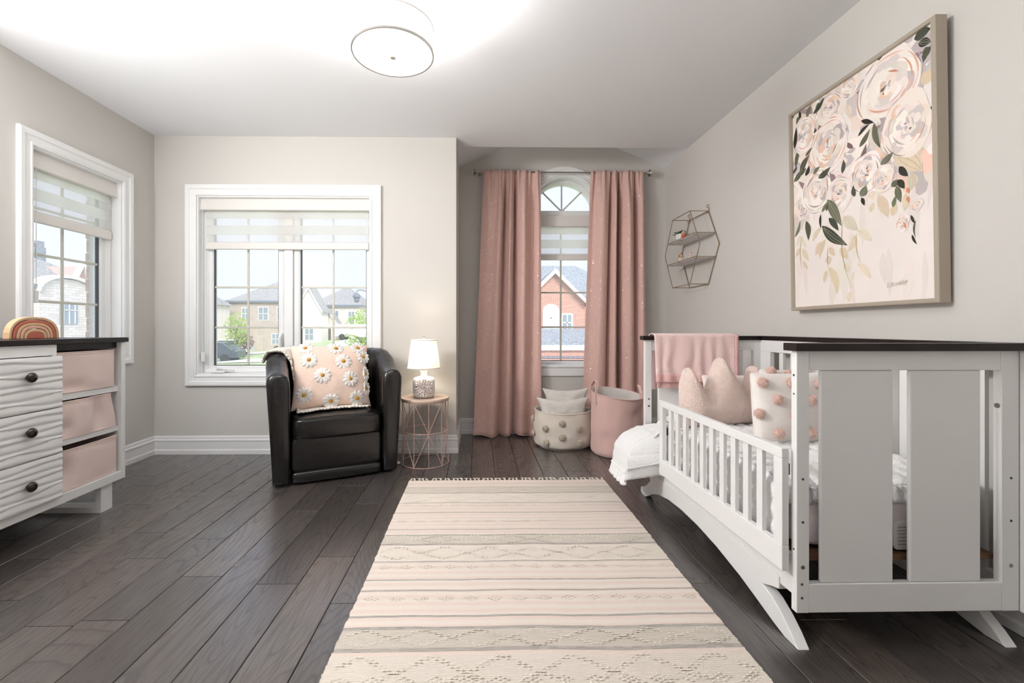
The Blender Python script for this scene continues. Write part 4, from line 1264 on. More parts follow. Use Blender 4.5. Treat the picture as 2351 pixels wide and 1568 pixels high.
def curtain(label, xt0, xt1, xb0, xb1, folds, seed, zbot, kick):
    t = thing('curtain', label, 'curtain', ((xb0 + xb1) / 2, CY, 0), 'rose curtains at the arched window')
    nu, nv = 150, 70
    P = np.zeros((nu + 1, nv + 1, 3))
    for j in range(nv + 1):
        v = j / nv; z = 2.676 - (2.676 - zbot) * v
        for i in range(nu + 1):
            u = i / nu
            x = (xt0 + (xt1 - xt0) * u) * (1 - v) + (xb0 + (xb1 - xb0) * u) * v
            y = 0
            for (c, w_, a) in folds:
                cc = c + .02 * math.sin(v * 2 + c * 9)
                y += 1.5 * a * (.3 + .7 * sm(v / .14)) * math.exp(-((u - cc) / (w_ * (1 + .9 * v))) ** 2)
            top = math.exp(-((v) / .09) ** 2)
            y += top * (.010 * math.sin(u * 58 + seed) + .006 * math.sin(u * 97 + seed * 2)) + .004 * fnoise(u * 6, v * 9, seed)
            y += .012 * math.sin(u * 9 + seed) * (.3 + .7 * v)
            if v > .8:
                g = (v - .8) / .2
                y += kick * g * g * (.4 + .6 * math.sin(u * 7.0 + seed + 1.0)) * -1
                x += .012 * g * fnoise(u * 5, g * 3, seed + 4)
                z2 = z + .016 * g * g * (math.sin(u * 11 + seed) + .5)
                P[i, j] = (x, CY + y, max(.004, z2)); continue
            P[i, j] = (x, CY + y, z)
    m = MB(); m.grid(P)
    o = obj('cloth', m, M['curtain'], t, smooth=True, angle=180)
    so = o.modifiers.new('solid', 'SOLIDIFY'); so.thickness = .003; so.offset = 0
    h = MB(); h.tube([tuple(P[i, nv] + np.array([0, -.001, .001])) for i in range(nu + 1)], .0035, 5); obj('hem', h, M['curtain'], t, smooth=True)
    f = MB()
    for k in range(620):
        i = R.randrange(1, nu); j = R.randrange(2, nv - 1)
        c = Vector(P[i, j]); du = Vector(P[i + 1, j] - P[i - 1, j]).normalized(); dv = Vector(P[i, j - 1] - P[i, j + 1]).normalized()
        nn = du.cross(dv).normalized()
        if nn.y > 0: nn = -nn
        nn = (nn + Vector((R.gauss(0, .15), 0, R.gauss(0, .15)))).normalized()
        dv = nn.cross(du).normalized(); du = dv.cross(nn)
        c = c + nn * .0026 + du * R.uniform(-.006, .006) + dv * R.uniform(-.02, .02); r = .0046
        f.add([c + (du * math.cos(PI / 3 * q) + dv * math.sin(PI / 3 * q)) * r for q in range(6)], [tuple(range(6))])
    obj('foil_dots', f, M['foil'], t, kind='stuff')
    return t
curtain('long rose curtain with foil dots hanging left of the arched window', .062, .637, -.045, .645,
        [(.30, .05, -.045), (.40, .022, .060), (.50, .03, -.040), (.58, .020, .070), (.70, .06, -.050), (.12, .09, -.030), (.84, .05, .030), (.94, .04, -.02)], .7, .004, .05)
curtain('long rose curtain with foil dots hanging right of the arched window', 1.146, 1.675, 1.050, 1.705,
        [(.22, .10, -.040), (.40, .022, .045), (.48, .03, -.050), (.57, .018, .080), (.70, .07, -.050), (.84, .03, .050), (.94, .05, -.035), (.08, .05, .020)], 2.9, .004, .035)

# ------------------------------------------------------------------ pompom basket with two lumbar cushions
M['canvas'] = cloth_mat('oatmeal_canvas', S(222, 212, 200), 260, 0.2, 0.04)
M['cordpom'] = mat('oatmeal_cord', S(214, 200, 182), 0.95, spec=0.1, bump=(200, 0.6, 2))
M['linenw'] = cloth_mat('oatmeal_linen', S(222, 218, 211), 300, 0.25, 0.05)
BX, BY = .80, 4.10
bt = thing('pompom_basket', 'oatmeal canvas basket dotted with corded pompoms', 'basket', (BX, BY, 0))
def basket_pt(a, v):
    r = .250 + .035 * math.sin(PI * min(1, .15 + (1 - v) * .75)) ** 1.0 * (1 - v * .6)
    r += .010 * fnoise(math.cos(a) * 2.2, math.sin(a) * 2.2, v * 4) + .006 * math.cos(3 * a + 2 * v)
    if v < .08: r -= .03 * (1 - v / .08) ** 2
    z = .003 + .325 * v + (.010 * math.cos(2 * a + .5)) * v
    return Vector((BX + r * 1.03 * math.cos(a), BY + r * .86 * math.sin(a), z))
P = [[tuple(basket_pt(2 * PI * i / 72, j / 20)) for j in range(21)] for i in range(72)]
m = MB(); m.grid(P, cu=True)
b = len(m.V); m.add([p[0] for p in P], [tuple(range(72))])
o = obj('body', m, M['canvas'], bt, smooth=True, angle=60)
o.modifiers.new('solid', 'SOLIDIFY').thickness = .006
m = MB(); m.tube([p[-1] for p in P], .006, 8, closed=True); obj('rim', m, M['canvas'], bt, smooth=True)
def cord_pom(r):
    m = MB()
    for k in range(26):
        z = 1 - (k + .5) / 26; a = k * 2.4
        q = math.sqrt(max(0, 1 - z * z))
        d = Vector((q * math.cos(a), q * math.sin(a), z * .8))
        t = d.orthogonal().normalized(); c = d * r * .72
        m.tube([c - t * r * .28 + d * .0, c + d * r * .22, c + t * r * .28], r * .17, 5)
    m.sphere((0, 0, 0), r * .72, 10, 6, (1, 1, .8))
    return m
pme = mesh_of('pompom', cord_pom(.030), M['cordpom'], True, 180)
for a, v in ((-102, .76), (-102, .38), (-131, .60), (-130, .20), (-71, .60), (-69, .20), (-176, .74), (-172, .36), (-24, .74), (-28, .36)):
    p = basket_pt(math.radians(a), v); c = Vector((BX, BY, p.z)); d = (p - c).normalized()
    inst('pompom', pme, p + d * .006, bt, Vector((d.x, d.y, .05)).to_track_quat('Z', 'Y').to_euler())
def lumbar(label, x, y, zc, w, h, tilt, seed):
    MX = frame_of((x, y, zc), (1, .05, 0), (0, tilt, 1))
    t = thing('lumbar_cushion', label, 'cushion', (x, y, zc), 'oatmeal cushions in the pompom basket')
    m, _ = pillow(w, h, .13, MX, seed=seed, pinch=.20, wr=.014)
    obj('cover', m, M['linenw'], t, smooth=True, angle=180)
lumbar('oatmeal lumbar cushion at the front of the pompom basket', .785, 4.03, .305, .50, .30, .10, 1.0)
lumbar('oatmeal lumbar cushion behind the front one in the basket', .845, 4.205, .365, .46, .30, .12, 4.0)

# ------------------------------------------------------------------ rose hamper
M['rosefelt'] = mat('rose_felt', S(219, 184, 176), 0.95, spec=0.1, bump=(300, 0.2, 3), sheen=0.3)
M['lining'] = mat('grey_lining', S(222, 216, 210), 0.9, spec=0.1)
HX, HY = 1.205, 3.82
ht = thing('laundry_hamper', 'tall rose fabric hamper with two loop handles', 'hamper', (HX, HY, 0))
def ham_pt(a, v, off=0.0):
    r = .215 + .004 * math.sin(4 * a) * v - .012 * math.exp(-((v - .72) / .10) ** 2) * max(0, math.cos(a + .9)) ** 2 - .01 * math.exp(-((v - .3) / .15) ** 2) * max(0, math.cos(a + 2.2)) ** 3
    r += .005 * fnoise(math.cos(a) * 3, math.sin(a) * 3, v * 6)
    if v < .06: r -= .02 * (1 - v / .06) ** 2
    r -= off
    z = .003 + .515 * v + .030 * v ** 3 * math.cos(a - 2.3)
    return Vector((HX + r * math.cos(a), HY + r * math.sin(a), z))
n = 80
P = [[tuple(ham_pt(2 * PI * i / n, j / 30)) for j in range(31)] for i in range(n)]
m = MB(); m.grid(P, cu=True); m.add([p[0] for p in P], [tuple(range(n))]); obj('body', m, M['rosefelt'], ht, smooth=True, angle=60)
m = MB(); m.grid([[tuple(ham_pt(2 * PI * i / n, j / 12, .006)) for j in range(1, 13)] for i in range(n)], cu=True); obj('lining', m, M['lining'], ht, smooth=True)
m = MB(); m.tube([p[-1] for p in P], .0055, 8, closed=True); obj('rim', m, M['rosefelt'], ht, smooth=True)
for a0 in (math.radians(193), math.radians(-20)):
    pts = []
    for i in range(15):
        f = i / 14; a = a0 + (f - .5) * .50
        p = ham_pt(a, .90) if f in (0, 1) else ham_pt(a, 1.0)
        d = Vector((math.cos(a), math.sin(a), 0))
        h = .105 * math.sin(PI * f) ** .55
        pts.append(p + d * (.004 - .03 * math.sin(PI * f)) + Vector((0, 0, h - (.0 if 0 < f < 1 else .03))))
    m = MB()
    P2 = []
    for i, p in enumerate(pts):
        t_ = (pts[min(i + 1, 14)] - pts[max(i - 1, 0)]).normalized(); d = Vector((math.cos(a0), math.sin(a0), 0)); d = (d - t_ * d.dot(t_)).normalized(); s = t_.cross(d)
        P2.append([tuple(p + d * a * .014 + s * b * .0035) for a, b in ((-1, -1), (1, -1), (1, 1), (-1, 1))])
    m.grid(P2, cv=True); obj('handle', m, M['rosefelt'], ht, bevel=.002)

# ------------------------------------------------------------------ wall shelf of gold wire
M['goldwire'] = mat('brushed_gold_wire', S(168, 148, 122), 0.4, metal=0.7)
M['shelfboard'] = mat('white_shelf_board', S(226, 223, 220), 0.5)
ws = thing('wall_shelf', 'hexagonal gold wire shelf with two white boards on the right wall', 'shelf', (1.9, 3.82, 1.45))
hexa = [(3.657, 2.062), (3.985, 2.062), (4.145, 1.757), (3.985, 1.450), (3.657, 1.452), (3.493, 1.760)]
XF, XW = 1.772, 1.926
for x in (XF, XW):
    for i in range(6):
        a, b = hexa[i], hexa[(i + 1) % 6]
        m = MB(); m.tube([(x, a[0], a[1]), (x, b[0], b[1])], .0036, 8); obj('frame_wire', m, M['goldwire'], ws)
for i in (0, 1, 3, 4):
    m = MB(); m.tube([(XF, *hexa[i]), (XW, *hexa[i])], .0036, 8); obj('cross_wire', m, M['goldwire'], ws)
for z in (1.859, 1.664):
    f = abs(z - 1.757) / .305
    ya, yb = 3.493 + (3.657 - 3.493) * f, 4.145 - .160 * f
    m = MB(); m.box(XF + .004, XW - .002, ya + .012, yb - .012, z - .004, z + .004); bo = obj('board', m, M['shelfboard'], ws, bevel=.001)
    for x in (XF, XW - .003):
        m = MB(); m.tube([(x, ya, z + .004), (x, yb, z + .004)], .0032, 6); obj('shelf_wire', m, M['goldwire'], ws)
    for y in (ya, yb):
        m = MB(); m.tube([(XF, y, z), (XW, y, z)], .0032, 6); obj('shelf_wire', m, M['goldwire'], ws)
    for y in (ya + .05, (ya + yb) / 2 + .04, yb - .06):
        m = MB(); m.tube([(XF - .004, y, z + .006), (XF - .005, y, z - .006), (XF + .03, y, z - .0065)], .0022, 5); obj('clip', m, M['goldwire'], bo)
for y in (3.657, 3.985):
    m = MB(); m.tube([(XW + .004, y, 2.115), (XW - .012, y, 2.108), (XW - .016, y, 2.095), (XW + .002, y, 2.088), (XW + .002, y, 2.05), (XW - .012, y, 2.042), (XW - .018, y, 2.058)], .0035, 6)
    obj('hook', m, M['goldwire'], ws, smooth=True)
M['succulent'] = mat('succulent_leaf', S(62, 86, 48), 0.5, var=(0.3, 30))
M['potwhite'] = mat('ribbed_pot', S(226, 224, 220), 0.4)
pt = thing('potted_succulent', 'spiky green succulent in a ribbed white pot on the upper board', 'plant', (1.815, 3.925, 1.864))
m = MB(); P = []
for i in range(40):
    a = 2 * PI * i / 40; rb_ = 1 + .05 * math.cos(10 * a)
    P.append([(1.815 + r * rb_ * math.cos(a), 3.925 + r * rb_ * math.sin(a), z) for r, z in ((.001, 1.8645), (.028, 1.8645), (.038, 1.9), (.036, 1.925), (.031, 1.925), (.028, 1.915), (.001, 1.915))])
m.grid(P, cu=True); obj('pot', m, M['potwhite'], pt, smooth=True)
lv = []
for k in range(16):
    a = k * 2.399; el = [.25, .5, .9][k % 3] + .1 * R.random(); L = [.085, .075, .055][k % 3]
    d = Vector((math.cos(a) * math.cos(el), math.sin(a) * math.cos(el), math.sin(el))); s = Vector((-math.sin(a), math.cos(a), 0)); u = d.cross(s)
    P = []
    for i in range(7):
        f = i / 6; w_ = .013 * math.sin(PI * (.2 + .8 * f)) ** .8 + .0004; th_ = .004 * (1 - f) + .0006
        c = Vector((1.815, 3.925, 1.918)) + d * L * f + Vector((0, 0, -1)) * .025 * f * f * (1.2 - el)
        P.append([tuple(c + s * w_ * math.cos(q) - u * th_ * math.sin(q)) for q in np.linspace(0, 2 * PI, 9)[:-1]])
    m = MB(); m.grid(P, cv=True); obj('leaf', m, M['succulent'], pt, smooth=True, angle=180)
def figurine(name, label, c, body, head, cols, ears=True, s=1.0):
    t = thing(name, label, 'figurine', c)
    x, y, z = c
    m = MB(); m.sphere((x, y, z + .018 * s), .018 * s, 14, 10, (1, 1, 1)); obj('body', m, cols[0], t, smooth=True, angle=180)
    h = MB(); h.sphere((x - .004 * s, y - .002, z + .046 * s), .017 * s, 14, 10, (1, 1.05, .95)); ho = obj('head', h, cols[1], t, smooth=True, angle=180)
    if ears:
        for sg in (-1, 1):
            e = MB(); e.sphere((x - .002, y + sg * .013 * s, z + .061 * s), .006 * s, 8, 6); obj('ear', e, cols[2], ho, smooth=True, angle=180)
    for sg in (-1, 1):
        e = MB(); e.sphere((x - .0195 * s, y + sg * .006 * s - .005, z + .049 * s), .0026 * s, 6, 5); obj('eye', e, M['blackmetal'], ho, smooth=True)
        a = MB(); a.sphere((x - .012 * s, y + sg * .012 * s - .002, z + .022 * s), .007 * s, 8, 6, (1, .8, 1.3)); obj('arm', a, cols[0], t, smooth=True, angle=180)
    e = MB(); e.sphere((x - .020 * s, y - .004, z + .041 * s), .004 * s, 8, 6); obj('muzzle', e, cols[2], ho, smooth=True)
    return t
M['figred'] = mat('coral_glaze', S(214, 96, 84), 0.4); M['figtan'] = mat('tan_glaze', S(196, 158, 130), 0.4)
M['figcream'] = mat('cream_glaze', S(230, 216, 200), 0.4); M['figbrown'] = mat('brown_glaze', S(84, 56, 46), 0.4)
figurine('figurine', 'tan figurine in a coral coat beside the succulent', (1.800, 3.83, 1.8635), None, None, (M['figred'], M['figtan'], M['figtan']), False, 1.1)
figurine('figurine', 'cream and brown animal figurine on the lower board', (1.803, 3.875, 1.6685), None, None, (M['figcream'], M['figtan'], M['figbrown']), True, 1.15)
figurine('figurine', 'smallest figurine, cream with red ears, on the lower board', (1.80, 3.705, 1.6685), None, None, (M['figcream'], M['figcream'], M['figred']), True, .75)

# ------------------------------------------------------------------ framed flower painting
M['frame'] = mat('champagne_frame', S(178, 166, 150), 0.45, metal=0.2, bump=(160, 0.12, 2), stretch=(1, 1, 8))
pa = thing('framed_painting', 'large framed painting of cascading cream roses above the crib', 'painting', (1.9, 2.19, 1.19))
Y0, Y1, Z0, Z1 = 1.762, 2.610, 1.188, 2.358
def tilt(v):   # hung leaning forward a little at the top
    return (v[0] - .018 * (v[2] - Z0) / (Z1 - Z0), v[1], v[2])
FX = 1.884
m = MB()
path = [(FX, Y0, Z0), (FX, Y1, Z0), (FX, Y1, Z1), (FX, Y0, Z1)]; nor = [(0, -1, -1), (0, 1, -1), (0, 1, 1), (0, -1, 1)]
sides = []
prof = [(-.020, .038), (-.020, -.006), (-.018, -.012), (-.003, -.012), (0, -.009), (0, .038)]
m.sweep(path, nor, (1, 0, 0), prof); m.V = [tilt(v) for v in m.V]
obj('frame', m, M['frame'], pa)
m = MB(); m.box(FX + .002, FX + .02, Y0 + .019, Y1 - .019, Z0 + .019, Z1 - .019); m.V = [tilt(v) for v in m.V]
M['canvas_paint'] = mat('canvas_ground', S(236, 226, 220), 0.7, bump=(400, 0.1, 2), var=(0.03, 5))
cv = obj('canvas', m, M['canvas_paint'], pa)
m = MB(); m.box(FX + .036, 1.934, 2.15, 2.22, Z1 - .08, Z1 - .04); obj('hanger', m, M['steel'], pa)
br = MB(); lay = [0]
def stroke(pts, col):
    """a flat dab of paint, outline in (y, z), each dab a hair proud of the last"""
    lay[0] += 1
    x = FX + .0016 - lay[0] * 1.5e-6
    ok = [(min(max(p[0], Y0 + .0205), Y1 - .0205), min(max(p[1], Z0 + .0205), Z1 - .0205)) for p in pts]
    br.add([tilt((x, p[0], p[1])) for p in ok], [tuple(range(len(ok)))], col)
def jitc(c, a=8):
    d = R.uniform(-a, a)
    return S(*[min(255, max(0, q + d + R.uniform(-3, 3))) for q in c])
def dab(cy, cz, ry, rz, ang, col, wob=.12, n=18):
    ca, sa = math.cos(ang), math.sin(ang); ph = R.random() * 9
    pts = []
    for k in range(n):
        a = 2 * PI * k / n; r = 1 + wob * math.sin(3 * a + ph) + wob * .6 * math.sin(5 * a + ph * 2)
        y, z = ry * r * math.cos(a), rz * r * math.sin(a)
        pts.append((cy + y * ca - z * sa, cz + y * sa + z * ca))
    stroke(pts, col)
def leaf(y0, z0, y1, z1, w, col, vein=None):
    d = Vector((y1 - y0, z1 - z0)); L = d.length; d /= L; s = Vector((-d.y, d.x)); bend = R.uniform(-.1, .1) * L
    pts = []
    for sg in (1, -1):
        for k in range(9):
            f = k / 8 if sg > 0 else 1 - k / 8
            q = Vector((y0, z0)) + d * L * f + s * (sg * w * .5 * math.sin(PI * f ** .8) + bend * math.sin(PI * f))
            pts.append((q.x, q.y))
    stroke(pts, col)
    if vein:
        for off, ww in ((.0, .06), (.25, .04), (-.25, .04)):
            pp = []
            for sg in (1, -1):
                for k in range(7):
                    f = (.08 + .84 * k / 6) if sg > 0 else (.92 - .84 * k / 6)
                    q = Vector((y0, z0)) + d * L * f + s * ((off * w * math.sin(PI * f)) + bend * math.sin(PI * f) + sg * ww * w * .5)
                    pp.append((q.x, q.y))
            stroke(pp, vein)
def arcs(cy, cz, ry, rz, a0, a1, th_, col):
    n = 10; o = []; i_ = []
    for k in range(n + 1):
        a = a0 + (a1 - a0) * k / n; t_ = th_ * math.sin(PI * (k + .3) / (n + .6))
        o.append((cy + ry * math.cos(a), cz + rz * math.sin(a))); i_.append((cy + (ry - t_) * math.cos(a), cz + (rz - t_) * math.sin(a)))
    stroke(o + i_[::-1], col)
IV = [(240, 229, 220), (236, 222, 212), (244, 234, 226), (234, 218, 206), (228, 216, 208)]
GR = [(206, 196, 194), (196, 184, 184), (214, 202, 196), (186, 172, 172)]
PE = [(226, 180, 158), (214, 160, 136), (230, 196, 176), (204, 148, 126)]
MV = [(150, 126, 124), (126, 106, 106), (170, 150, 150)]
DG = [(78, 80, 66), (62, 64, 52), (98, 100, 80), (50, 48, 42), (112, 112, 94)]
PL = [(226, 210, 186), (220, 202, 176), (230, 218, 200), (212, 200, 182)]
# soft washes
for k in range(46):
    y = R.uniform(Y0 + .05, Y1 - .05); z = R.uniform(Z0 + .05, Z0 + .62)
    leaf(y, z + R.uniform(.05, .2), y + R.uniform(-.02, .02), z - .08, R.uniform(.02, .05), jitc((233, 222, 214), 6))
for k in range(150):
    y = R.uniform(Y0, Y1); lim = 1.74 + .22 * (Y1 - y) * 0 + .1 * math.sin(y * 9)
    z = R.uniform(lim, Z1)
    dab(y, z, R.uniform(.02, .06), R.uniform(.03, .08), R.random() * 3, jitc(R.choice(GR + IV + PE[2:3]), 10), .2)
for k in range(70):
    y = R.uniform(Y0, Y1); z = R.uniform(1.82, Z1); a = R.uniform(0, 6.28); L = R.uniform(.05, .12)
    leaf(y, z, y + L * math.cos(a), z + L * math.sin(a), R.uniform(.02, .035), jitc(R.choice(DG + MV + GR[:2]), 8))
pale = [(2.238, 1.659, 2.151, 1.565, 0.06), (2.157, 1.571, 2.073, 1.497, 0.05), (2.168, 1.55, 2.214, 1.471, 0.045), (2.263, 1.499, 2.214, 1.436, 0.045), (2.339, 1.471, 2.332, 1.423, 0.045), (2.332, 1.517, 2.294, 1.464, 0.035), (2.238, 1.415, 2.208, 1.371, 0.05), (2.162, 1.409, 2.081, 1.318, 0.045), (2.179, 1.368, 2.203, 1.282, 0.03), (2.197, 1.267, 2.214, 1.214, 0.045), (2.339, 1.414, 2.284, 1.259, 0.05), (2.352, 1.395, 2.372, 1.329, 0.03), (2.531, 1.621, 2.493, 1.546, 0.03), (2.539, 1.623, 2.57, 1.566, 0.03), (2.524, 1.546, 2.479, 1.466, 0.035), (2.539, 1.549, 2.578, 1.499, 0.03), (2.524, 1.473, 2.486, 1.418, 0.025), (2.386, 1.559, 2.428, 1.486, 0.04), (2.359, 1.564, 2.4, 1.465, 0.035), (2.04, 1.709, 1.991, 1.588, 0.05), (1.908, 1.678, 1.917, 1.599, 0.04), (1.878, 1.753, 1.886, 1.68, 0.05), (2.097, 1.717, 2.055, 1.728, 0.05), (2.081, 1.638, 2.065, 1.68, 0.03), (1.972, 1.592, 1.953, 1.648, 0.04), (2.393, 1.635, 2.449, 1.566, 0.03), (1.951, 1.854, 1.833, 1.746, 0.09), (1.941, 1.873, 1.82, 1.834, 0.07), (1.829, 2.108, 1.786, 2.152, 0.06), (2.414, 2.138, 2.384, 2.021, 0.03), (2.384, 2.189, 2.347, 2.217, 0.03), (2.211, 2.212, 2.18, 2.138, 0.04)]
for p in pale: leaf(*p, jitc(R.choice(PL), 6), jitc((206, 186, 158), 6))
for y0, z0, y1, z1 in ((2.24, 1.66, 2.20, 1.30), (2.34, 1.52, 2.34, 1.40), (2.53, 1.62, 2.53, 1.42), (2.16, 1.56, 2.14, 1.40)):
    leaf(y0, z0, y1, z1, .006, jitc((176, 164, 124), 8))
def rose(cy, cz, ry, rz, k=0):
    dab(cy, cz, ry, rz, 0, jitc(IV[k % 3], 4), .07, 26)
    for ring, fr_ in enumerate((.86, .70, .54, .40, .28)):
        n = 7 - ring
        for i in range(n):
            a = 2 * PI * i / n + ring * .7 + R.uniform(-.3, .3)
            pal = IV if R.random() < .72 else (GR if R.random() < .7 else PE[2:3])
            dab(cy + ry * fr_ * .62 * math.cos(a), cz + rz * fr_ * .62 * math.sin(a), ry * fr_ * .42, rz * fr_ * .34, a + PI / 2, jitc(R.choice(pal), 7), .14)
            if R.random() < .55:
                arcs(cy, cz, ry * fr_ * 1.05, rz * fr_ * 1.05, a - .5, a + R.uniform(.3, .8), min(ry, rz) * R.uniform(.03, .08), jitc(R.choice(PE + GR + MV[:1]), 8))
    for i in range(9):
        a = R.random() * 6.28; q = R.uniform(.02, .2)
        leaf(cy + ry * q * math.cos(a), cz + rz * q * math.sin(a), cy + ry * q * math.cos(a) + ry * R.uniform(-.18, .18), cz + rz * q * math.sin(a) + rz * R.uniform(-.22, .22), ry * .09, jitc(R.choice(MV + GR + IV[:2]), 8))
    for i in range(5):
        a = R.random() * 6.28
        arcs(cy, cz, ry * 1.01, rz * 1.01, a, a + R.uniform(.3, .9), min(ry, rz) * .05, jitc(R.choice(PE + GR), 8))
bl = [(2.518, 1.786, 0.075, 0.07), (2.185, 2.300, 0.064, 0.060), (2.413, 1.843, 0.11, 0.121), (2.501, 2.195, 0.085, 0.112), (2.32, 2.250, 0.087, 0.08), (2.325, 2.06, 0.125, 0.139), (1.986, 2.190, 0.160, 0.150), (1.90, 1.97, 0.115, 0.141), (2.108, 1.833, 0.097, 0.095), (2.263, 1.781, 0.083, 0.095), (2.014, 1.778, 0.057, 0.064), (1.922, 1.549, 0.03, 0.038), (1.862, 1.613, 0.03, 0.029)]
for i, b_ in enumerate(bl): rose(*b_, i)
dark = [(1.86, 2.32, 1.79, 2.32, 0.05), (1.842, 2.29, 1.79, 2.264, 0.035), (1.825, 2.234, 1.79, 2.241, 0.04), (2.125, 2.096, 2.056, 2.054, 0.022), (2.056, 2.054, 2.024, 1.921, 0.03), (2.137, 1.972, 2.079, 2.034, 0.028), (2.143, 2.027, 2.079, 2.059, 0.018), (2.026, 1.844, 1.959, 1.88, 0.03), (2.576, 2.14, 2.559, 2.263, 0.03), (2.476, 2.279, 2.445, 2.335, 0.03), (2.429, 2.274, 2.347, 2.33, 0.03), (2.533, 1.982, 2.46, 2.063, 0.04), (2.492, 2.064, 2.437, 2.095, 0.02), (2.4, 1.909, 2.313, 1.941, 0.035), (2.435, 1.942, 2.386, 1.968, 0.025), (2.586, 1.949, 2.508, 2.007, 0.035), (2.493, 1.952, 2.464, 2.002, 0.03), (2.134, 1.728, 2.102, 1.775, 0.045), (2.129, 1.722, 2.113, 1.679, 0.02), (2.339, 1.774, 2.25, 1.612, 0.055), (2.332, 1.673, 2.269, 1.591, 0.035), (2.379, 1.642, 2.214, 1.505, 0.055), (2.493, 1.696, 2.479, 1.582, 0.04), (2.386, 1.707, 2.386, 1.628, 0.015), (2.379, 1.716, 2.339, 1.763, 0.02), (1.972, 1.724, 1.944, 1.75, 0.03), (1.944, 1.746, 1.912, 1.697, 0.03), (1.949, 1.721, 1.93, 1.642, 0.03), (1.935, 1.803, 1.895, 1.746, 0.03), (1.967, 1.63, 1.953, 1.679, 0.02), (2.168, 1.738, 2.174, 1.798, 0.025), (1.886, 1.575, 1.869, 1.533, 0.012), (1.865, 1.548, 1.867, 1.474, 0.008), (1.882, 1.489, 1.861, 1.443, 0.01), (2.586, 1.621, 2.539, 1.713, 0.02), (2.346, 1.713, 2.332, 1.756, 0.015)]
for i, d_ in enumerate(dark): leaf(*d_, jitc(DG[i % 5], 8), jitc((150, 146, 124) if i % 2 else (44, 42, 38), 8) if d_[4] > .025 else None)
for y, z in ((1.90, 1.66), (1.915, 1.55), (1.90, 1.70)): leaf(y, z, y - .008, z - .03, .014, jitc((214, 140, 112), 5))
M['paint'] = attr_mat('oil_paint', 0.55, (120, 0.25, (1, 1, .3)))
obj('brushwork', br, M['paint'], cv, label='painted roses, dark leaves and pale trailing foliage')
fc = bpy.data.curves.new('signature', 'FONT'); fc.body = 'E.Bowlsby'; fc.size = .030; fc.shear = .35; fc.space_character = .9; fc.align_x = 'CENTER'
fo = bpy.data.objects.new('signature_tmp', fc); COL.objects.link(fo)
me = bpy.data.meshes.new_from_object(fo.evaluated_get(bpy.context.evaluated_depsgraph_get()))
bpy.data.objects.remove(fo)
me.materials.append(mat('signature_ink', S(214, 202, 192), .7))
ca, sa = math.cos(.12), math.sin(.12)
for v in me.vertices:
    a, b = v.co.x * .9 * ca - v.co.y * sa, v.co.x * .9 * sa + v.co.y * ca
    v.co = tilt((FX - .0006, 1.955 - a, 1.276 + b))
so_ = bpy.data.objects.new('signature', me); link(so_, cv)

# ------------------------------------------------------------------ striped rug
RX0, RX1, RY0, RY1 = -.481, .898, .80, 3.128
rg = thing('rug', 'flatwoven rug striped in ivory, blush and grey with a knotted fringe', 'rug', ((RX0 + RX1) / 2, (RY0 + RY1) / 2, 0))
cIV, cPK, cGY, cBG = S(226, 216, 205), S(224, 206, 195), S(138, 132, 127), S(211, 202, 190)
dark_l = [(3.057, .006), (2.993, .006), (2.883, .011), (2.724, .009), (2.577, .008), (2.364, .009), (2.301, .011), (2.203, .016), (2.042, .010), (1.891, .011), (1.814, .011), (1.652, .013), (1.588, .015), (1.482, .020), (1.22, .012), (1.10, .012)]
beige = [(2.985, 2.890), (2.295, 2.212), (1.58, 1.493)]
ivory = [(2.872, 2.735), (2.180, 2.056), (1.458, 1.300)]
mixc = lambda a, b, f: tuple(a[i] + (b[i] - a[i]) * f for i in range(3)) + (1,)
def rug_col(y, x):
    for c, w in dark_l:
        if abs(y - c) < w / 2:
            return mixc(cGY, cBG, .25 + .35 * R.random())
    for a, b in beige:
        if b < y < a: return mixc(cBG, cGY, .02 + .16 * R.random())
    for a, b in ivory:
        if b < y < a: return mixc(cIV, cBG, .15 + .2 * R.random())
    s = math.sin(2 * PI * y / .043 + .8 * math.sin(y * 5))
    return mixc(cIV, cPK, max(0, min(1, .5 + 1.3 * s)) * .9 + .05 * R.random())
m = MB()
nr, nc = 1100, 44
ys = np.linspace(RY0, RY1, nr + 1)
def rib(y):
    for a, b in beige + ivory:
        if b < y < a: return .0013
    return .0005
def rug_xy(i, j):
    y = ys[i]; x = RX0 + (RX1 - RX0) * j / nc
    if j in (0, nc): x += (.004 * fnoise(y * 30, j, 3) + .003 * fnoise(y * 90, j, 1)) 
    x += .008 * fnoise(y * 1.3, 0, 7) * (1 if j < nc / 2 else -1)
    yy = y + .012 * (x - RX0) / (RX1 - RX0) * 0 + .006 * fnoise(x * 3, y * 2, 5) + .0025 * fnoise(x * 11, y * 5, 8)
    z = .0085 + rib(y) * math.sin(2 * PI * y / .0088) + .0012 * fnoise(x * 6, y * 6, 2)
    return (x, yy, z)
V = [[rug_xy(i, j) for j in range(nc + 1)] for i in range(nr + 1)]
for i in range(nr):
    for j in range(nc):
        m.add([V[i][j], V[i][j + 1], V[i + 1][j + 1], V[i + 1][j]], [(0, 1, 2, 3)], rug_col((ys[i] + ys[i + 1]) / 2, j))
edge = [V[0][j] for j in range(nc + 1)] + [V[i][nc] for i in range(1, nr + 1, 4)] + [V[nr][j] for j in range(nc - 1, -1, -1)] + [V[i][0] for i in range(nr - 1, 0, -4)]
for a, b in zip(edge, edge[1:] + edge[:1]):
    m.add([a, b, (b[0], b[1], .001), (a[0], a[1], .001)], [(0, 1, 2, 3)], cIV)
M['rug'] = attr_mat('rug_weave', 0.95, (300, 0.5, (1, 2.2, 1)))
obj('weave', m, M['rug'], rg)
M['yarn'] = mat('ivory_yarn', S(230, 221, 208), 0.95, spec=0.1)
st_ = MB()
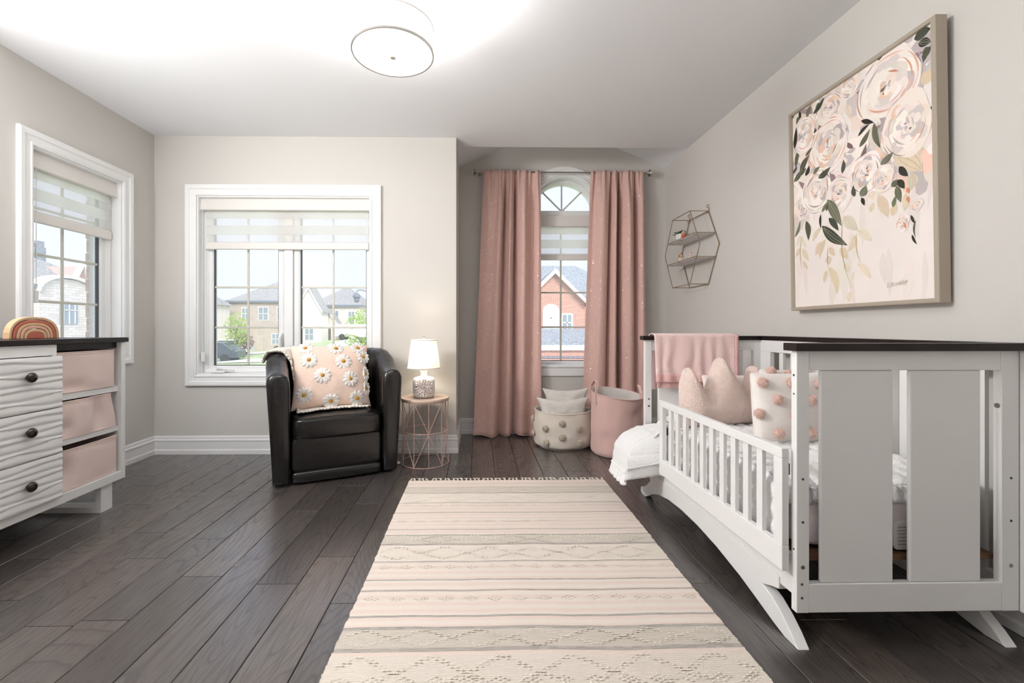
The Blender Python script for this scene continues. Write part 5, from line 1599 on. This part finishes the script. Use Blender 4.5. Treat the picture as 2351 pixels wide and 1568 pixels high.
def stitch(x, y, L, w=.0034):
    if not (RX0 + .02 < x < RX1 - .02): return
    z = .0095
    st_.add([(x - L / 2, y, z), (x - L / 4, y - w / 2, z + .002), (x + L / 4, y - w / 2, z + .002), (x + L / 2, y, z), (x + L / 4, y + w / 2, z + .002), (x - L / 4, y + w / 2, z + .002), (x, y, z + .0042)],
            [(0, 1, 6), (1, 2, 6), (2, 3, 6), (3, 4, 6), (4, 5, 6), (5, 0, 6)])
for (a, b), pitch, n in ((beige[0], .26, 3), (beige[1], .19, 4), (beige[2], .20, 4), (ivory[0], .24, 4), (ivory[1], .22, 5), (ivory[2], .23, 6)):
    c = (a + b) / 2; h = (a - b) / 2 * .86
    x = RX0 + pitch * .45
    while x < RX1:
        for k in range(n + 1):
            f = k / n
            for sx in (-1, 1):
                for sy in (-1, 1):
                    for rep in (0, .030):
                        stitch(x + sx * (pitch * .44 * (1 - f)) + rep * sx * .6 + R.uniform(-.002, .002), c + sy * h * f + R.uniform(-.001, .001), .016)
        x += pitch
for yc in (2.684, 2.462, 1.994, 1.761, 1.35):
    x = RX0 + .06
    while x < RX1:
        for dx, dy in ((0, .014), (-.014, .007), (.014, .007), (-.026, 0), (.026, 0), (0, 0), (-.014, -.007), (.014, -.007), (0, -.014)): stitch(x + dx, yc + dy, .013)
        x += .098
obj('stitches', st_, M['yarn'], rg, kind='stuff')
tm = []
for v_ in range(5):
    t_ = MB(); t_.sphere((0, 0, .006), .0055, 8, 6)
    for k in range(7):
        a = R.uniform(-.8, .8); L = R.uniform(.018, .036)
        t_.tube([(0, 0, .006), (math.sin(a) * L * .4, L * .5, .009 + R.uniform(0, .008)), (math.sin(a) * L + R.uniform(-.006, .006), L * math.cos(a) + .004, .004 + R.uniform(0, .008))], [.0022, .0019, .001], 4)
    tm.append(mesh_of('tassel', t_, M['yarn'], True, 180))
for k in range(46):
    x = RX0 + .010 + (RX1 - RX0 - .02) * k / 45 + R.uniform(-.004, .004)
    inst('tassel', tm[k % 5], (x, RY1 + .004 + .004 * fnoise(x * 3, 2), .002), rg, (0, 0, R.uniform(-.5, .5)))

# ------------------------------------------------------------------ crib
CX0, CX1, CY0, CY1 = 1.074, 1.838, 1.470, 2.845
cb = thing('crib', 'white toddler crib with dark top rails and a low guard rail', 'crib', (1.456, 2.16, 0))
def bx(name, b, m_=None, parent=cb, bev=.002, label=None):
    m = MB(); m.box(*b); return obj(name, m, m_ or M['crib'], parent, bevel=bev, label=label)
def crib_end(ya, yb, out, name):
    """ya..yb thickness of an end panel; out = -1 for the near end"""
    e = bx(name, (CX0 + .043, CX1 - .060, ya + .002, yb - .002, .942, 1.008))
    bx('bottom_rail', (CX0 + .043, CX1 - .060, ya, yb, .126, .222), parent=e)
    for x0, x1 in ((1.161, 1.410), (1.467, 1.713)):
        bx('wide_slat', (x0, x1, ya + .006, yb - .006, .222, .942), parent=e, bev=.005)
    for x0, x1 in ((CX0, CX0 + .043), (CX1 - .06, CX1)):
        bx('post', (x0, x1, ya - .0, yb, .125, 1.008), parent=e)
    yf = ya if out < 0 else yb
    xs = ((CX0 + .022, .09), (CX1 - .028, -.0)) if out < 0 else ()
    for zz, kind in ((.576, 0), (.431, 1), (.279, 2), (.222, 0), (.176, 0)):
        for x in ((CX0 + .021, CX1 - .028) if zz > .25 else (CX0 + .018,)):
            if out > 0: continue
            h = MB(); h.lathe([(0, yf - .0012), (.004 if kind < 2 else .0065, yf - .0012), (.0046 if kind < 2 else .0072, yf + .002), (0, yf + .002)], (x, 0, zz), 14, 'y')
            o = obj('bolt' if kind == 2 else 'bolt_hole', h, M['steel'] if kind == 2 else M['dark'], e)
    return e
e1 = crib_end(1.470, 1.496, -1, 'end_panel')
e2 = crib_end(2.815, 2.845, 1, 'end_panel')
for zz, r_ in ((.925, .004), (.862, .003), (.335, .0035)):
    h = MB(); h.lathe([(0, CX0 - .0012), (r_, CX0 - .0012), (r_, CX0 + .002), (0, CX0 + .002)], (0, 1.483, zz), 12, 'x'); obj('bolt_hole', h, M['dark'], e1)
for zz in (.63, .585):
    h = MB(); h.lathe([(0, 2.8138), (.006, 2.8138), (.006, 2.817), (0, 2.817)], (CX0 + .024, 0, zz), 12, 'y'); obj('bolt_hole', h, M['dark'] if zz < .6 else M['steel'], e2)
for (y, z) in ((1.483, .82),):
    h = MB(); h.lathe([(0, -.0025), (.008, -.0025), (.009, .002), (0, .002)], (0, y, z), 14, 'x'); h.V = [(CX1 - .06 + v[0], v[1], v[2]) for v in h.V]; obj('bolt', h, M['steel'], e1)
h = MB(); h.lathe([(0, -.0025), (.008, -.0025), (.009, .002), (0, .002)], (0, 2.83, .80), 14, 'x'); h.V = [(CX1 - .06 + v[0], v[1], v[2]) for v in h.V]; obj('bolt', h, M['steel'], e2)
bx('top_cap', (CX0 - .017, CX1 + .045, 1.448, 1.512, 1.008, 1.034), M['espresso'], label='dark near top rail')
bx('top_cap', (CX0 - .017, CX1 + .045, 2.800, 2.862, 1.008, 1.034), M['espresso'], label='dark far top rail')
bx('top_cap', (CX1 - .022, CX1 + .045, 1.512, 2.800, 1.008, 1.034), M['espresso'], label='dark wall side top rail')
# wall side: rails and narrow slats
bk_ = bx('back_side', (CX1 - .018, CX1 + .010, 1.496, 2.815, .935, 1.008))
bx('bottom_rail', (CX1 - .018, CX1 + .010, 1.496, 2.815, .126, .222), parent=bk_)
bx('end_stile', (CX1 + .004, CX1 + .045, 1.448, 1.512, .122, 1.008), parent=bk_)
bx('end_stile', (CX1 - .018, CX1 + .010, 2.72, 2.815, .222, .935), parent=bk_)
smb = MB(); smb.box(-.008, .008, -.0175, .0175, -.3565, .3565)
smesh = mesh_of('slat', smb, M['crib'])
for k in range(12):
    inst('slat', smesh, (CX1 - .003, 1.580 + .0955 * k, .5785), bk_)
# room side: low guard rail on the outside of the posts
gr_ = bx('guard_rail', (1.035, 1.061, 1.487, 2.503, .641, .676), bev=.003)
bx('bottom_rail', (1.035, 1.061, 1.487, 2.503, .258, .345), parent=gr_, bev=.003)
for y0, y1 in ((1.487, 1.531), (2.460, 2.503)): bx('stile', (1.036, 1.060, y0, y1, .345, .641), parent=gr_)
gmb = MB(); gmb.box(-.007, .007, -.0165, .0165, -.148, .148); gme = mesh_of('baluster', gmb, M['crib'])
for k in range(10): inst('baluster', gme, (1.048, 1.531 + .0845 * (k + 1), .493), gr_)
for z in (.60, .50):
    bx('bracket', (1.061, 1.073, 1.500, 1.530, z - .02, z + .02) if z == .60 else (1.061, 1.0735, 2.47, 2.50, z - .02, z + .02), M['blackmetal'], parent=gr_)
# side rail and arched foot boards
bx('side_rail', (1.084, 1.106, 1.496, 2.815, .170, .300))
def foot(name, x0, x1):
    low = [(1.470, .0), (1.535, .0), (1.60, .014), (1.674, .034), (1.80, .066), (1.98, .098), (2.15, .116), (2.32, .122), (2.48, .114), (2.62, .090), (2.72, .055), (2.80, .012), (2.83, .0), (2.885, .0)]
    top = [(2.905, .012), (2.90, .040), (2.86, .052), (2.80, .085), (2.745, .130), (2.76, .150), (2.76, .196), (1.565, .196), (1.565, .150), (1.60, .140), (1.657, .117), (1.60, .100), (1.55, .072), (1.505, .036)]
    m = MB(); m.prism(low + top, x0, x1, 'x'); return obj(name, m, M['crib'], cb, bevel=.003)
foot('arched_foot_board', 1.078, 1.120)
foot('arched_foot_board', 1.792, 1.834)
# mattress support
M['plywood'] = mat('plywood_slat', S(110, 80, 56), 0.7, var=(0.2, 12))
pl_ = bx('mattress_base', (1.115, 1.80, 1.505, 2.80, .283, .300), M['plywood'], label='plywood mattress base')

# mattress with a tag, a printed sheet of paper under it
M['sheet'] = cloth_mat('pale_pink_sheet', S(232, 222, 222), 320, 0.08, 0.02)
mt = thing('mattress', 'crib mattress in a pale pink fitted sheet', 'mattress', (1.455, 2.16, .302))
m = MB(); m.rbox((1.455, 2.158, .398), (.348, .632, .096), .22, 22); obj('fitted_sheet', m, M['sheet'], mt, smooth=True, angle=180)
m = MB(); m.rbox((1.505, 1.5255, .358), (.05, .004, .050), .3, 8); lb = obj('care_label', m, M['tuft'], mt, smooth=True, angle=180)
for k in range(6):
    m = MB(); m.box(1.468, 1.545 - .01 * (k % 3), 1.5205, 1.5215, .388 - .012 * k, .3895 - .012 * k); obj('print_line', m, M['steel'], lb)
M['paper'] = mat('printed_paper', S(196, 208, 210), 0.6, var=(0.25, 40))
m = MB(); m.add([(1.66, 1.60, .2475), (1.80, 1.56, .2475), (1.80, 1.76, .262), (1.66, 1.80, .262), (1.66, 1.60, .250), (1.80, 1.56, .250), (1.80, 1.76, .2645), (1.66, 1.80, .2645)], [(0, 1, 2, 3), (4, 5, 6, 7), (0, 1, 5, 4), (1, 2, 6, 5), (2, 3, 7, 6), (3, 0, 4, 7)])
mn = obj('instruction_leaflet', m, M['paper'], pl_)
m = MB(); m.box(1.66, 1.792, 1.60, 1.80, .222, .2465); obj('leaflet_ledge', m, M['crib'], pl_)

# white quilt
M['quilt'] = mat('white_quilt', S(244, 243, 242), 0.95, spec=0.1, bump=(90, 0.6, 3), sheen=0.3)
q = thing('quilt', 'white puckered quilt with a ruffled hem spilling over the crib side', 'quilt', (1.4, 2.2, .5))
def puff(a, b): return abs(math.sin(PI * a / .075)) ** .6 * abs(math.sin(PI * b / .075)) ** .6
def quilt_pt(s, t):
    """s 0 near .. 1 far, t 0 wall side .. 1 room side hem"""
    y = 1.545 + s * (2.795 - 1.545)
    k = sm((y - 2.515) / .07)             # 0 held inside the guard rail, 1 spilling out past it
    top = .545 - .02 * sm((1.62 - y) / .08)
    L1, = (.69,)
    L2 = .26 + .115 * k
    d = t * (L1 + L2)
    if d < L1:
        x = 1.775 - d; z = top + .006 * fnoise(x * 5, y * 5, 3)
        z -= .085 * k * sm((1.30 - x) / .24)
        return x, y, z
    e = d - L1
    if k < .5:
        r = .022; xe = 1.085
        xi = xe + r - min(1, e / .04) * r; zi = top - max(0, e - .012)
        return xi, y, max(zi, .30)
    a = min(1, e / .27)
    x = 1.085 - .215 * math.sin(a * PI / 2 * .95) ** .9
    z = top - .085 - .14 * (1 - math.cos(a * PI / 2)) - max(0, e - .27) * .75
    y2 = y - .05 * a * (1 - (y - 2.55) / .25)
    return x - .02 * max(0, e - .27) / .2, y2, z
P = []
NS, NTt = 130, 110
for i in range(NS + 1):
    row = []
    for j in range(NTt + 1):
        s, t = i / NS, j / NTt
        x, y, z = quilt_pt(s, t)
        a, b = s * 1.25, t * 1.0
        h = .015 * puff(a, b) + .004 * fnoise(a * 30, b * 30, 1)
        if t > .70:
            kk = sm((y - 2.515) / .07)
            h *= 1 - .55 * kk
            row.append((x - h * .6 - .004, y + .004 * fnoise(a * 16, b * 16, 4), z + h * .4))
        else: row.append((x, y, z + h))
    P.append(row)
m = MB(); m.grid(P)
o = obj('quilted_top', m, M['quilt'], q, smooth=True, angle=180)
so = o.modifiers.new('solid', 'SOLIDIFY'); so.thickness = .014; so.offset = -1
# ruffle along the spilled hem
Pa = np.array(P)
i0 = int(NS * .79)
line = [Vector(Pa[i, NTt]) for i in range(i0, NS + 1)]
rows = []
N = 150
for k in range(N + 1):
    f = k / N * (len(line) - 1); i = min(int(f), len(line) - 2)
    p = line[i].lerp(line[i + 1], f - i)
    w_ = math.sin(k * .48) * .6 + math.sin(k * .21) * .4
    rows.append([tuple(p + Vector((-.012 * g - .016 * g * w_, -.010 * g * math.cos(k * .48), -.068 * g + .004 * w_ * g))) for g in np.linspace(0, 1, 6)])
m = MB(); m.grid(rows); o = obj('ruffle', m, M['quilt'], q, smooth=True, angle=180); o.modifiers.new('solid', 'SOLIDIFY').thickness = .003
cordp = [Pa[i, NTt] for i in range(i0, NS + 1)]
m = MB(); m.tube([tuple(c) for c in cordp], .006, 6); obj('hem_cord', m, M['quilt'], q, smooth=True)
rows = []
for k in range(121):
    t = k / 120; pj = Pa[0, min(NTt, int(t * NTt * .72))]
    rows.append([(pj[0], 1.543 - .010 * g + .004 * math.sin(k * .9) * g, pj[2] - .055 * g + .004 * math.sin(k * .5) * g) for g in np.linspace(0, 1, 5)])
m = MB(); m.grid(rows); o = obj('near_hem', m, M['quilt'], q, smooth=True, angle=180); o.modifiers.new('solid', 'SOLIDIFY').thickness = .010

# crown cushion
M['plush'] = mat('blush_plush', S(248, 224, 213), 0.95, spec=0.05, bump=(170, 0.9, 4), sheen=0.5, var=(0.05, 40))
def inflate(outline, t, nu=90, nv=46, Rr=.10):
    """stuffed shape between y=0 and outline(x): list of (x, ytop)"""
    xs = np.array([p[0] for p in outline]); ysn = np.array([p[1] for p in outline])
    poly = np.array(list(outline) + [(xs[-1], 0), (xs[0], 0)])
    seg_a = poly; seg_b = np.roll(poly, -1, 0)
    def dist(p):
        ab = seg_b - seg_a; ap = p - seg_a
        tt = np.clip((ap * ab).sum(1) / np.maximum((ab ** 2).sum(1), 1e-12), 0, 1)
        return np.sqrt(((ap - ab * tt[:, None]) ** 2).sum(1)).min()
    out = []
    for sg in (1, -1):
        P = []
        for i in range(nu + 1):
            x = xs[0] + (xs[-1] - xs[0]) * (.5 - .5 * math.cos(PI * i / nu)); yt = np.interp(x, xs, ysn)
            row = []
            for j in range(nv + 1):
                y = yt * (.5 - .5 * math.cos(PI * j / nv))
                d = min(1, dist(np.array([x, y])) / Rr)
                row.append((x, y, sg * t / 2 * math.sqrt(max(0, 1 - (1 - d) ** 2))))
            P.append(row)
        out.append(np.array(P))
    return out
def peak(x, c, w, h, base, r=.035):
    d = abs(x - c)
    if d > w: return base
    f = 1 - d / w
    y = base + (h - base) * f
    top = base + (h - base) * (1 - r / w)
    return y if d > r else top + (h - top) * (.62 * (1 - (d / r) ** 2))
ol = []
for i in range(241):
    x = -.275 + .605 * i / 240
    y = max(peak(x, .022, .140, .392, .165, .028), peak(x, -.203, .100, .340, .150, .024), peak(x, .245, .100, .340, .150, .024))
    e = max(0, min(1, (0.3025 - abs(x - .0275)) / .03)); y *= (1 - (1 - e) ** 2) ** .5 if e < 1 else 1
    ol.append((x, max(.02, y)))
fa, ba = inflate(ol, .15)
MCR = frame_of((1.372, 2.425, .548), (.965, .26, 0), (0, .20, 1))
cr_ = thing('crown_cushion', 'blush plush crown shaped cushion standing in the crib', 'cushion', MCR.translation)
m = MB(); m.grid(fa); m.grid(ba, flip=True); m.xf(MCR)
obj('plush_cover', m, M['plush'], cr_, smooth=True, angle=180)
pts, dirs = [], []
R3 = MCR.to_3x3()
for k in range(2600):
    i, j = R.randrange(1, 90), R.randrange(1, 46)
    i2, j2 = min(i + 1, 90), min(j + 1, 46)
    a, b, c_, d = (Vector(fa[i - 1, j]), Vector(fa[i2, j]), Vector(fa[i, j - 1]), Vector(fa[i, j2]))
    nn = (b - a).cross(d - c_)
    if nn.length < 1e-9: continue
    nn.normalize()
    p = Vector(fa[i, j]).lerp(Vector(fa[i2, j2]), R.random()).lerp(Vector(fa[i2, j]), R.random() * .6)
    pts.append(MCR @ p); dirs.append(R3 @ (nn + Vector((0, -.35, 0))))
f = MB(); f.blades(pts, dirs, .006, .0008, None, .3)
obj('plush_pile', f, M['plush'], cr_, kind='stuff')

# pompom cushions
M['cushwhite'] = cloth_mat('ivory_cotton', S(243, 236, 230), 320, 0.12, 0.02)
M['pompink'] = mat('blush_yarn', S(246, 218, 207), 0.9, spec=0.05, sheen=0.3, var=(0.1, 60), trans=.2)
def yarn_pom(r, n=520):
    m = MB(); m.sphere((0, 0, 0), r * .78, 12, 9)
    ps, ds = [], []
    for k in range(n):
        z = 1 - 2 * (k + .5) / n; a = k * 2.39996; qq = math.sqrt(max(0, 1 - z * z)); d = Vector((qq * math.cos(a), qq * math.sin(a), z))
        ps.append(d * r * .60); ds.append(d)
    m.blades(ps, ds, r * .42, r * .05, None, .10)
    return m
pom_me = mesh_of('pompom', yarn_pom(.0265), M['pompink'])
def pom_cushion(label, o, right, up, w, h, spots, seed, grp='pompom cushions in the crib'):
    MX = frame_of(o, right, up)
    t = thing('pompom_cushion', label, 'cushion', o, grp)
    m, a = pillow(w, h, .14, MX, seed=seed, pinch=.05, wr=.007)
    obj('cover', m, M['cushwhite'], t, smooth=True, angle=180)
    for u, v in spots:
        p, nn = pill_pt(a, u, v, MX, .010)
        inst('pompom', pom_me, p, t, (R.random() * 6, R.random() * 6, R.random() * 6))
    return t
pom_cushion('ivory cushion with pink pompoms nearest the guard rail', (1.497, 2.085, .700), (.99, .10, 0), (.0, .10, 1), .405, .350,
            [(.07, .875), (.40, .865), (.20, .64), (.03, .45), (.37, .42), (.19, .19), (.60, .63), (.78, .84), (.77, .39), (.58, .19), (.90, .62), (.90, .19)], 2.2)
pom_cushion('ivory cushion mostly hidden behind the front pompom cushion', (1.625, 2.27, .705), (.97, .2, 0), (0, .2, 1), .33, .34, [(.12, .96), (.4, .9), (.7, .96)], 5.5)
M['printcotton'] = mat('sprigged_cotton', S(236, 226, 218), 0.95, spec=0.1, bump=(320, 0.1, 2))
MX = frame_of((1.545, 2.62, .672), (.99, .1, 0), (0, .25, 1))
t = thing('print_cushion', 'pale cushion with small dark sprigs behind the crown', 'cushion', MX.translation)
m, a = pillow(.40, .27, .12, MX, seed=8.1); obj('cover', m, M['printcotton'], t, smooth=True, angle=180)
sp = MB()
for k in range(60):
    u, v = R.uniform(.04, .96), R.uniform(.05, .97); p, nn = pill_pt(a, u, v, MX, .0018); tt = nn.orthogonal().normalized(); b = nn.cross(tt); g = R.random() * 6; r = R.uniform(.002, .005)
    sp.add([p + (tt * math.cos(g + c) + b * math.sin(g + c)) * r * (1 if c % 2 < 1 else .5) for c in (0, 1.2, 2.5, 3.6, 5.0)], [(0, 1, 2, 3, 4)])
obj('sprigs', sp, M['espresso'], t, kind='stuff')

# pink blanket over the far end rail
M['rosefleece'] = mat('pink_fleece', S(238, 208, 204), 0.95, spec=0.08, bump=(160, 0.25, 2), sheen=0.4)
M['satin'] = mat('pink_satin_binding', S(228, 184, 181), 0.55, spec=0.3, bump=(40, 0.1, 2))
bl_ = thing('draped_blanket', 'pink fleece blanket with a satin edge folded over the far crib rail', 'blanket', (1.39, 2.83, 1.04))
def drape(x, d):
    """d: length along the drop from the front hem (0) over the rail to the back hem"""
    Lf, arcL = .262, .085
    if d < Lf: return Vector((x, 2.792, .780 + d))
    if d < Lf + arcL:
        f = (d - Lf) / arcL; return Vector((x, 2.792 + .079 * f, 1.042 + .006 * math.sin(PI * f)))
    return Vector((x, 2.871, 1.042 - (d - Lf - arcL)))
XA0, XA1 = 1.122, 1.638
P = []
nx, nd = 90, 80; TOT = .262 + .085 + .36
for i in range(nx + 1):
    row = []
    for j in range(nd + 1):
        u = i / nx; d = TOT * j / nd
        p = drape(XA0 + (XA1 - XA0) * u, d)
        if d < .262:
            k = 1 - d / .262
            p.y -= .004 + (.012 * k ** .6) * (.5 + .5 * math.sin(u * 38 + 1.5 * math.sin(u * 9) + 2 * fnoise(u * 6, k * 2, 1))) + .006 * k
            p.x += .012 * k * (u - .5) * -1
        elif d > .347:
            p.y += .004 + .010 * (.5 + .5 * math.sin(u * 30)); p.x -= .02 * (d - .347) / .36
        row.append(tuple(p))
    P.append(row)
m = MB(); m.grid(P); o = obj('fleece', m, M['rosefleece'], bl_, smooth=True, angle=180)
so = o.modifiers.new('solid', 'SOLIDIFY'); so.thickness = .006; so.offset = 0
Pb = np.array(P)
def band(name, rows_):
    m = MB(); m.grid(rows_); o = obj(name, m, M['satin'], bl_, smooth=True, angle=180); o.modifiers.new('solid', 'SOLIDIFY').thickness = .005
band('satin_hem', [[tuple(Pb[i, 0] + np.array([0, .001 - .003 * math.sin(PI * g / 5), .012 - .050 * g / 5])) for g in range(6)] for i in range(nx + 1)])
band('under_hem', [[tuple(Pb[i, 0] + np.array([0, .016, -.02 - .055 * g / 5])) for g in range(6)] for i in range(2, nx - 1)])
band('side_binding', [[tuple(Pb[nx, j] + np.array([  .022 * g - .004, -.013 + .004 * abs(math.sin(j * .9)) , .0])) for g in (0, .5, 1)] for j in range(0, 44)])
